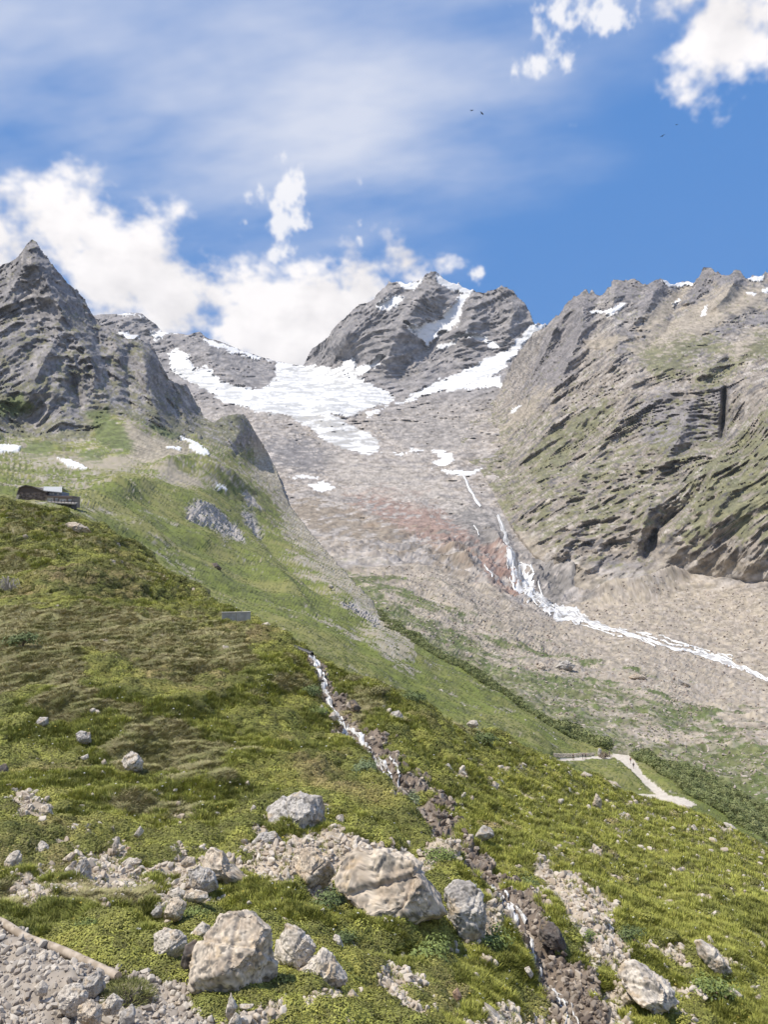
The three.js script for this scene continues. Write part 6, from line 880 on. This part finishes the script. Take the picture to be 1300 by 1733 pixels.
function figure(pose, shirt, trousers) { // one continuous body
  const mc = new MarchingCubes(44, new THREE.MeshStandardMaterial(), false, false, 60000), L = pose, cap = (p, a, b, ra, rb) => { const ab = b.clone().sub(a), t = clamp(p.clone().sub(a).dot(ab) / ab.lengthSq()); return p.distanceTo(a.clone().addScaledVector(ab, t)) - lerp(ra, rb, t); }, V = (x, y, z) => new THREE.Vector3(x, y, z);
  const bones = [[V(0, 1.0, 0), V(0, 1.38, L.lean), 0.145, 0.165], [V(-0.15, 1.40, L.lean), V(0.15, 1.40, L.lean), 0.075, 0.075], [V(0, 1.42, L.lean), V(0, 1.56, L.lean + 0.02), 0.055, 0.05], [V(0, 1.62, L.lean + 0.03), V(0, 1.68, L.lean + 0.03), 0.1, 0.095],
    [V(-0.09, 0.95, 0), V(-0.1, 0.5, L.s), 0.095, 0.062], [V(-0.1, 0.5, L.s), V(-0.1, 0.08, L.s - L.k), 0.062, 0.045], [V(-0.1, 0.05, L.s - L.k), V(-0.11, 0.04, L.s - L.k + 0.16), 0.05, 0.04], [V(0.09, 0.95, 0), V(0.1, 0.5, -L.s), 0.095, 0.062], [V(0.1, 0.5, -L.s), V(0.1, 0.08, -L.s - L.k), 0.062, 0.045], [V(0.1, 0.05, -L.s - L.k), V(0.11, 0.04, -L.s - L.k + 0.16), 0.05, 0.04],
    [V(-0.2, 1.38, L.lean), V(-0.26, 1.1, -L.s * 0.5), 0.052, 0.042], [V(-0.26, 1.1, -L.s * 0.5), V(-0.25, 0.86, L.arm), 0.042, 0.035], [V(0.2, 1.38, L.lean), V(0.26, 1.1, L.s * 0.5), 0.052, 0.042], [V(0.26, 1.1, L.s * 0.5), V(0.25, 0.86, L.arm), 0.042, 0.035]];
  const n = 44, p = new THREE.Vector3(); for (let z = 0; z < n; z++) for (let y = 0; y < n; y++) for (let x = 0; x < n; x++) { p.set((x / n) * 2 - 1, ((y / n) * 2 - 1) + 0.9, (z / n) * 2 - 1); let d = 1e9; for (const b of bones) { const c = cap(p, ...b), h = clamp(0.5 + 0.5 * (d - c) / 0.04); d = lerp(d, c, h) - 0.04 * h * (1 - h); } mc.field[x + y * n + z * n * n] = -d; }
  mc.isolation = 0; mc.update(); const c = mc.count, g = new THREE.BufferGeometry(), pos = new Float32Array(mc.positionArray.slice(0, c * 3)), col = new Float32Array(c * 3); for (let i = 0; i < c; i++) { pos[i * 3 + 1] += 0.9; const y = pos[i * 3 + 1], x = Math.abs(pos[i * 3]); col.set(y > 1.70 ? [0.06, 0.045, 0.035] : y > 1.45 ? [0.48, 0.31, 0.22] : y < 1.02 && x > 0.2 ? [0.48, 0.31, 0.22] : y > 0.98 ? shirt : y > 0.5 ? trousers : y > 0.14 ? [0.42, 0.28, 0.2] : [0.05, 0.045, 0.04], i * 3); }
  g.setAttribute('position', new THREE.BufferAttribute(pos, 3)); g.setAttribute('color', new THREE.BufferAttribute(col, 3)); const w = mergeVertices(g, 1e-4); w.computeVertexNormals(); return w;
}
{
  const walk = { lean: 0.04, s: 0.14, k: 0.06, arm: 0.08 }, stand = { lean: 0, s: 0.01, k: 0.0, arm: 0.05 }, mat = new THREE.MeshStandardMaterial({ vertexColors: true, roughness: 0.85 });
  const people = [[1068, 1291, walk, [0.30, 0.10, 0.09], [0.06, 0.06, 0.08], 0.3, 'upper of the two walkers on the wide gravel path', [0.1, 0.1, 0.12]], [1073, 1300, walk, [0.05, 0.05, 0.06], [0.05, 0.05, 0.06], 0.2, 'lower walker in black on the wide gravel path', [0.08, 0.05, 0.1]], [987, 1284.5, stand, [0.05, 0.05, 0.07], [0.05, 0.05, 0.06], 1.4, 'first of the dark-clad pair standing by the stone wall', [0.06, 0.06, 0.07]], [992, 1284.5, walk, [0.06, 0.05, 0.05], [0.05, 0.05, 0.06], 1.6, 'second of the dark-clad pair, nearer the upright rock', [0.12, 0.05, 0.05]], [971, 1285.5, walk, [0.12, 0.08, 0.07], [0.07, 0.06, 0.06], 1.5, 'lone walker in brown farther along the stone wall', [0.06, 0.07, 0.1]], [1032, 1280, walk, [0.10, 0.10, 0.12], [0.06, 0.06, 0.06], 1.2, 'walker in grey at the bend of the path', [0.2, 0.1, 0.08]]];
  for (const [u, v, pose, shirt, trousers, turn, label, pack] of people) { const s = spot(Cs, u, v), o = group('person', s.p, turn + Math.PI * 0); tag(o, label, 'person', 'hikers on the path'); mesh('body', figure(pose, shirt, trousers), mat, o); const b = block(5, 720, [0.15, 0.24, 0.1]); b.translate(0, 1.25, -0.2 + pose.lean); mesh('backpack', b, plain(...pack), o); }
}
// ---------------------------------------------------------------- birds
for (const [u, v, d, turn, bank, label] of [[799, 187, 150, 0.6, 0.3, 'first of the two small dark birds high over the summit'], [816, 192, 150, 0.9, -0.2, 'second of the two small dark birds high over the summit'], [1122, 230, 170, -0.4, 0.35, 'lower dark bird in the blue sky over the craggy ridge'], [1146, 211, 240, 0.2, 0.2, 'faint upper bird in the blue sky over the craggy ridge']]) {
  const o = group('bird', at(u, v, d), turn); o.rotation.z = bank; tag(o, label, 'bird', 'birds in the sky'); const black = twoSided(plain(0.03, 0.03, 0.035)), pts = [[0.001, -0.24], [0.05, -0.16], [0.075, 0], [0.06, 0.1], [0.045, 0.15], [0.05, 0.19], [0.03, 0.23], [0.001, 0.27]].map(([x, y]) => new THREE.Vector2(x, y)), body = new THREE.LatheGeometry(pts, 12); body.rotateX(Math.PI / 2);
  const wing = (s) => { const g = new THREE.BufferGeometry(); g.setAttribute('position', new THREE.Float32BufferAttribute([0.03 * s, 0.03, 0.1, 0.03 * s, 0.02, -0.1, 0.25 * s, 0.1, 0.12, 0.25 * s, 0.08, -0.1, 0.5 * s, 0.06, 0.0, 0.46 * s, 0.05, -0.1], 3)); g.setIndex([0, 1, 2, 1, 3, 2, 2, 3, 4, 3, 5, 4]); g.computeVertexNormals(); return g; }, tail = new THREE.BufferGeometry(); tail.setAttribute('position', new THREE.Float32BufferAttribute([0, 0, -0.18, -0.08, 0, -0.38, 0.08, 0, -0.38], 3)); tail.computeVertexNormals();
  mesh('body', body, black, o); mesh('wing', wing(1), black, o); mesh('wing', wing(-1), black, o); mesh('tail', tail, black, o);
}
console.log('things');
renderer.render(scene, camera);
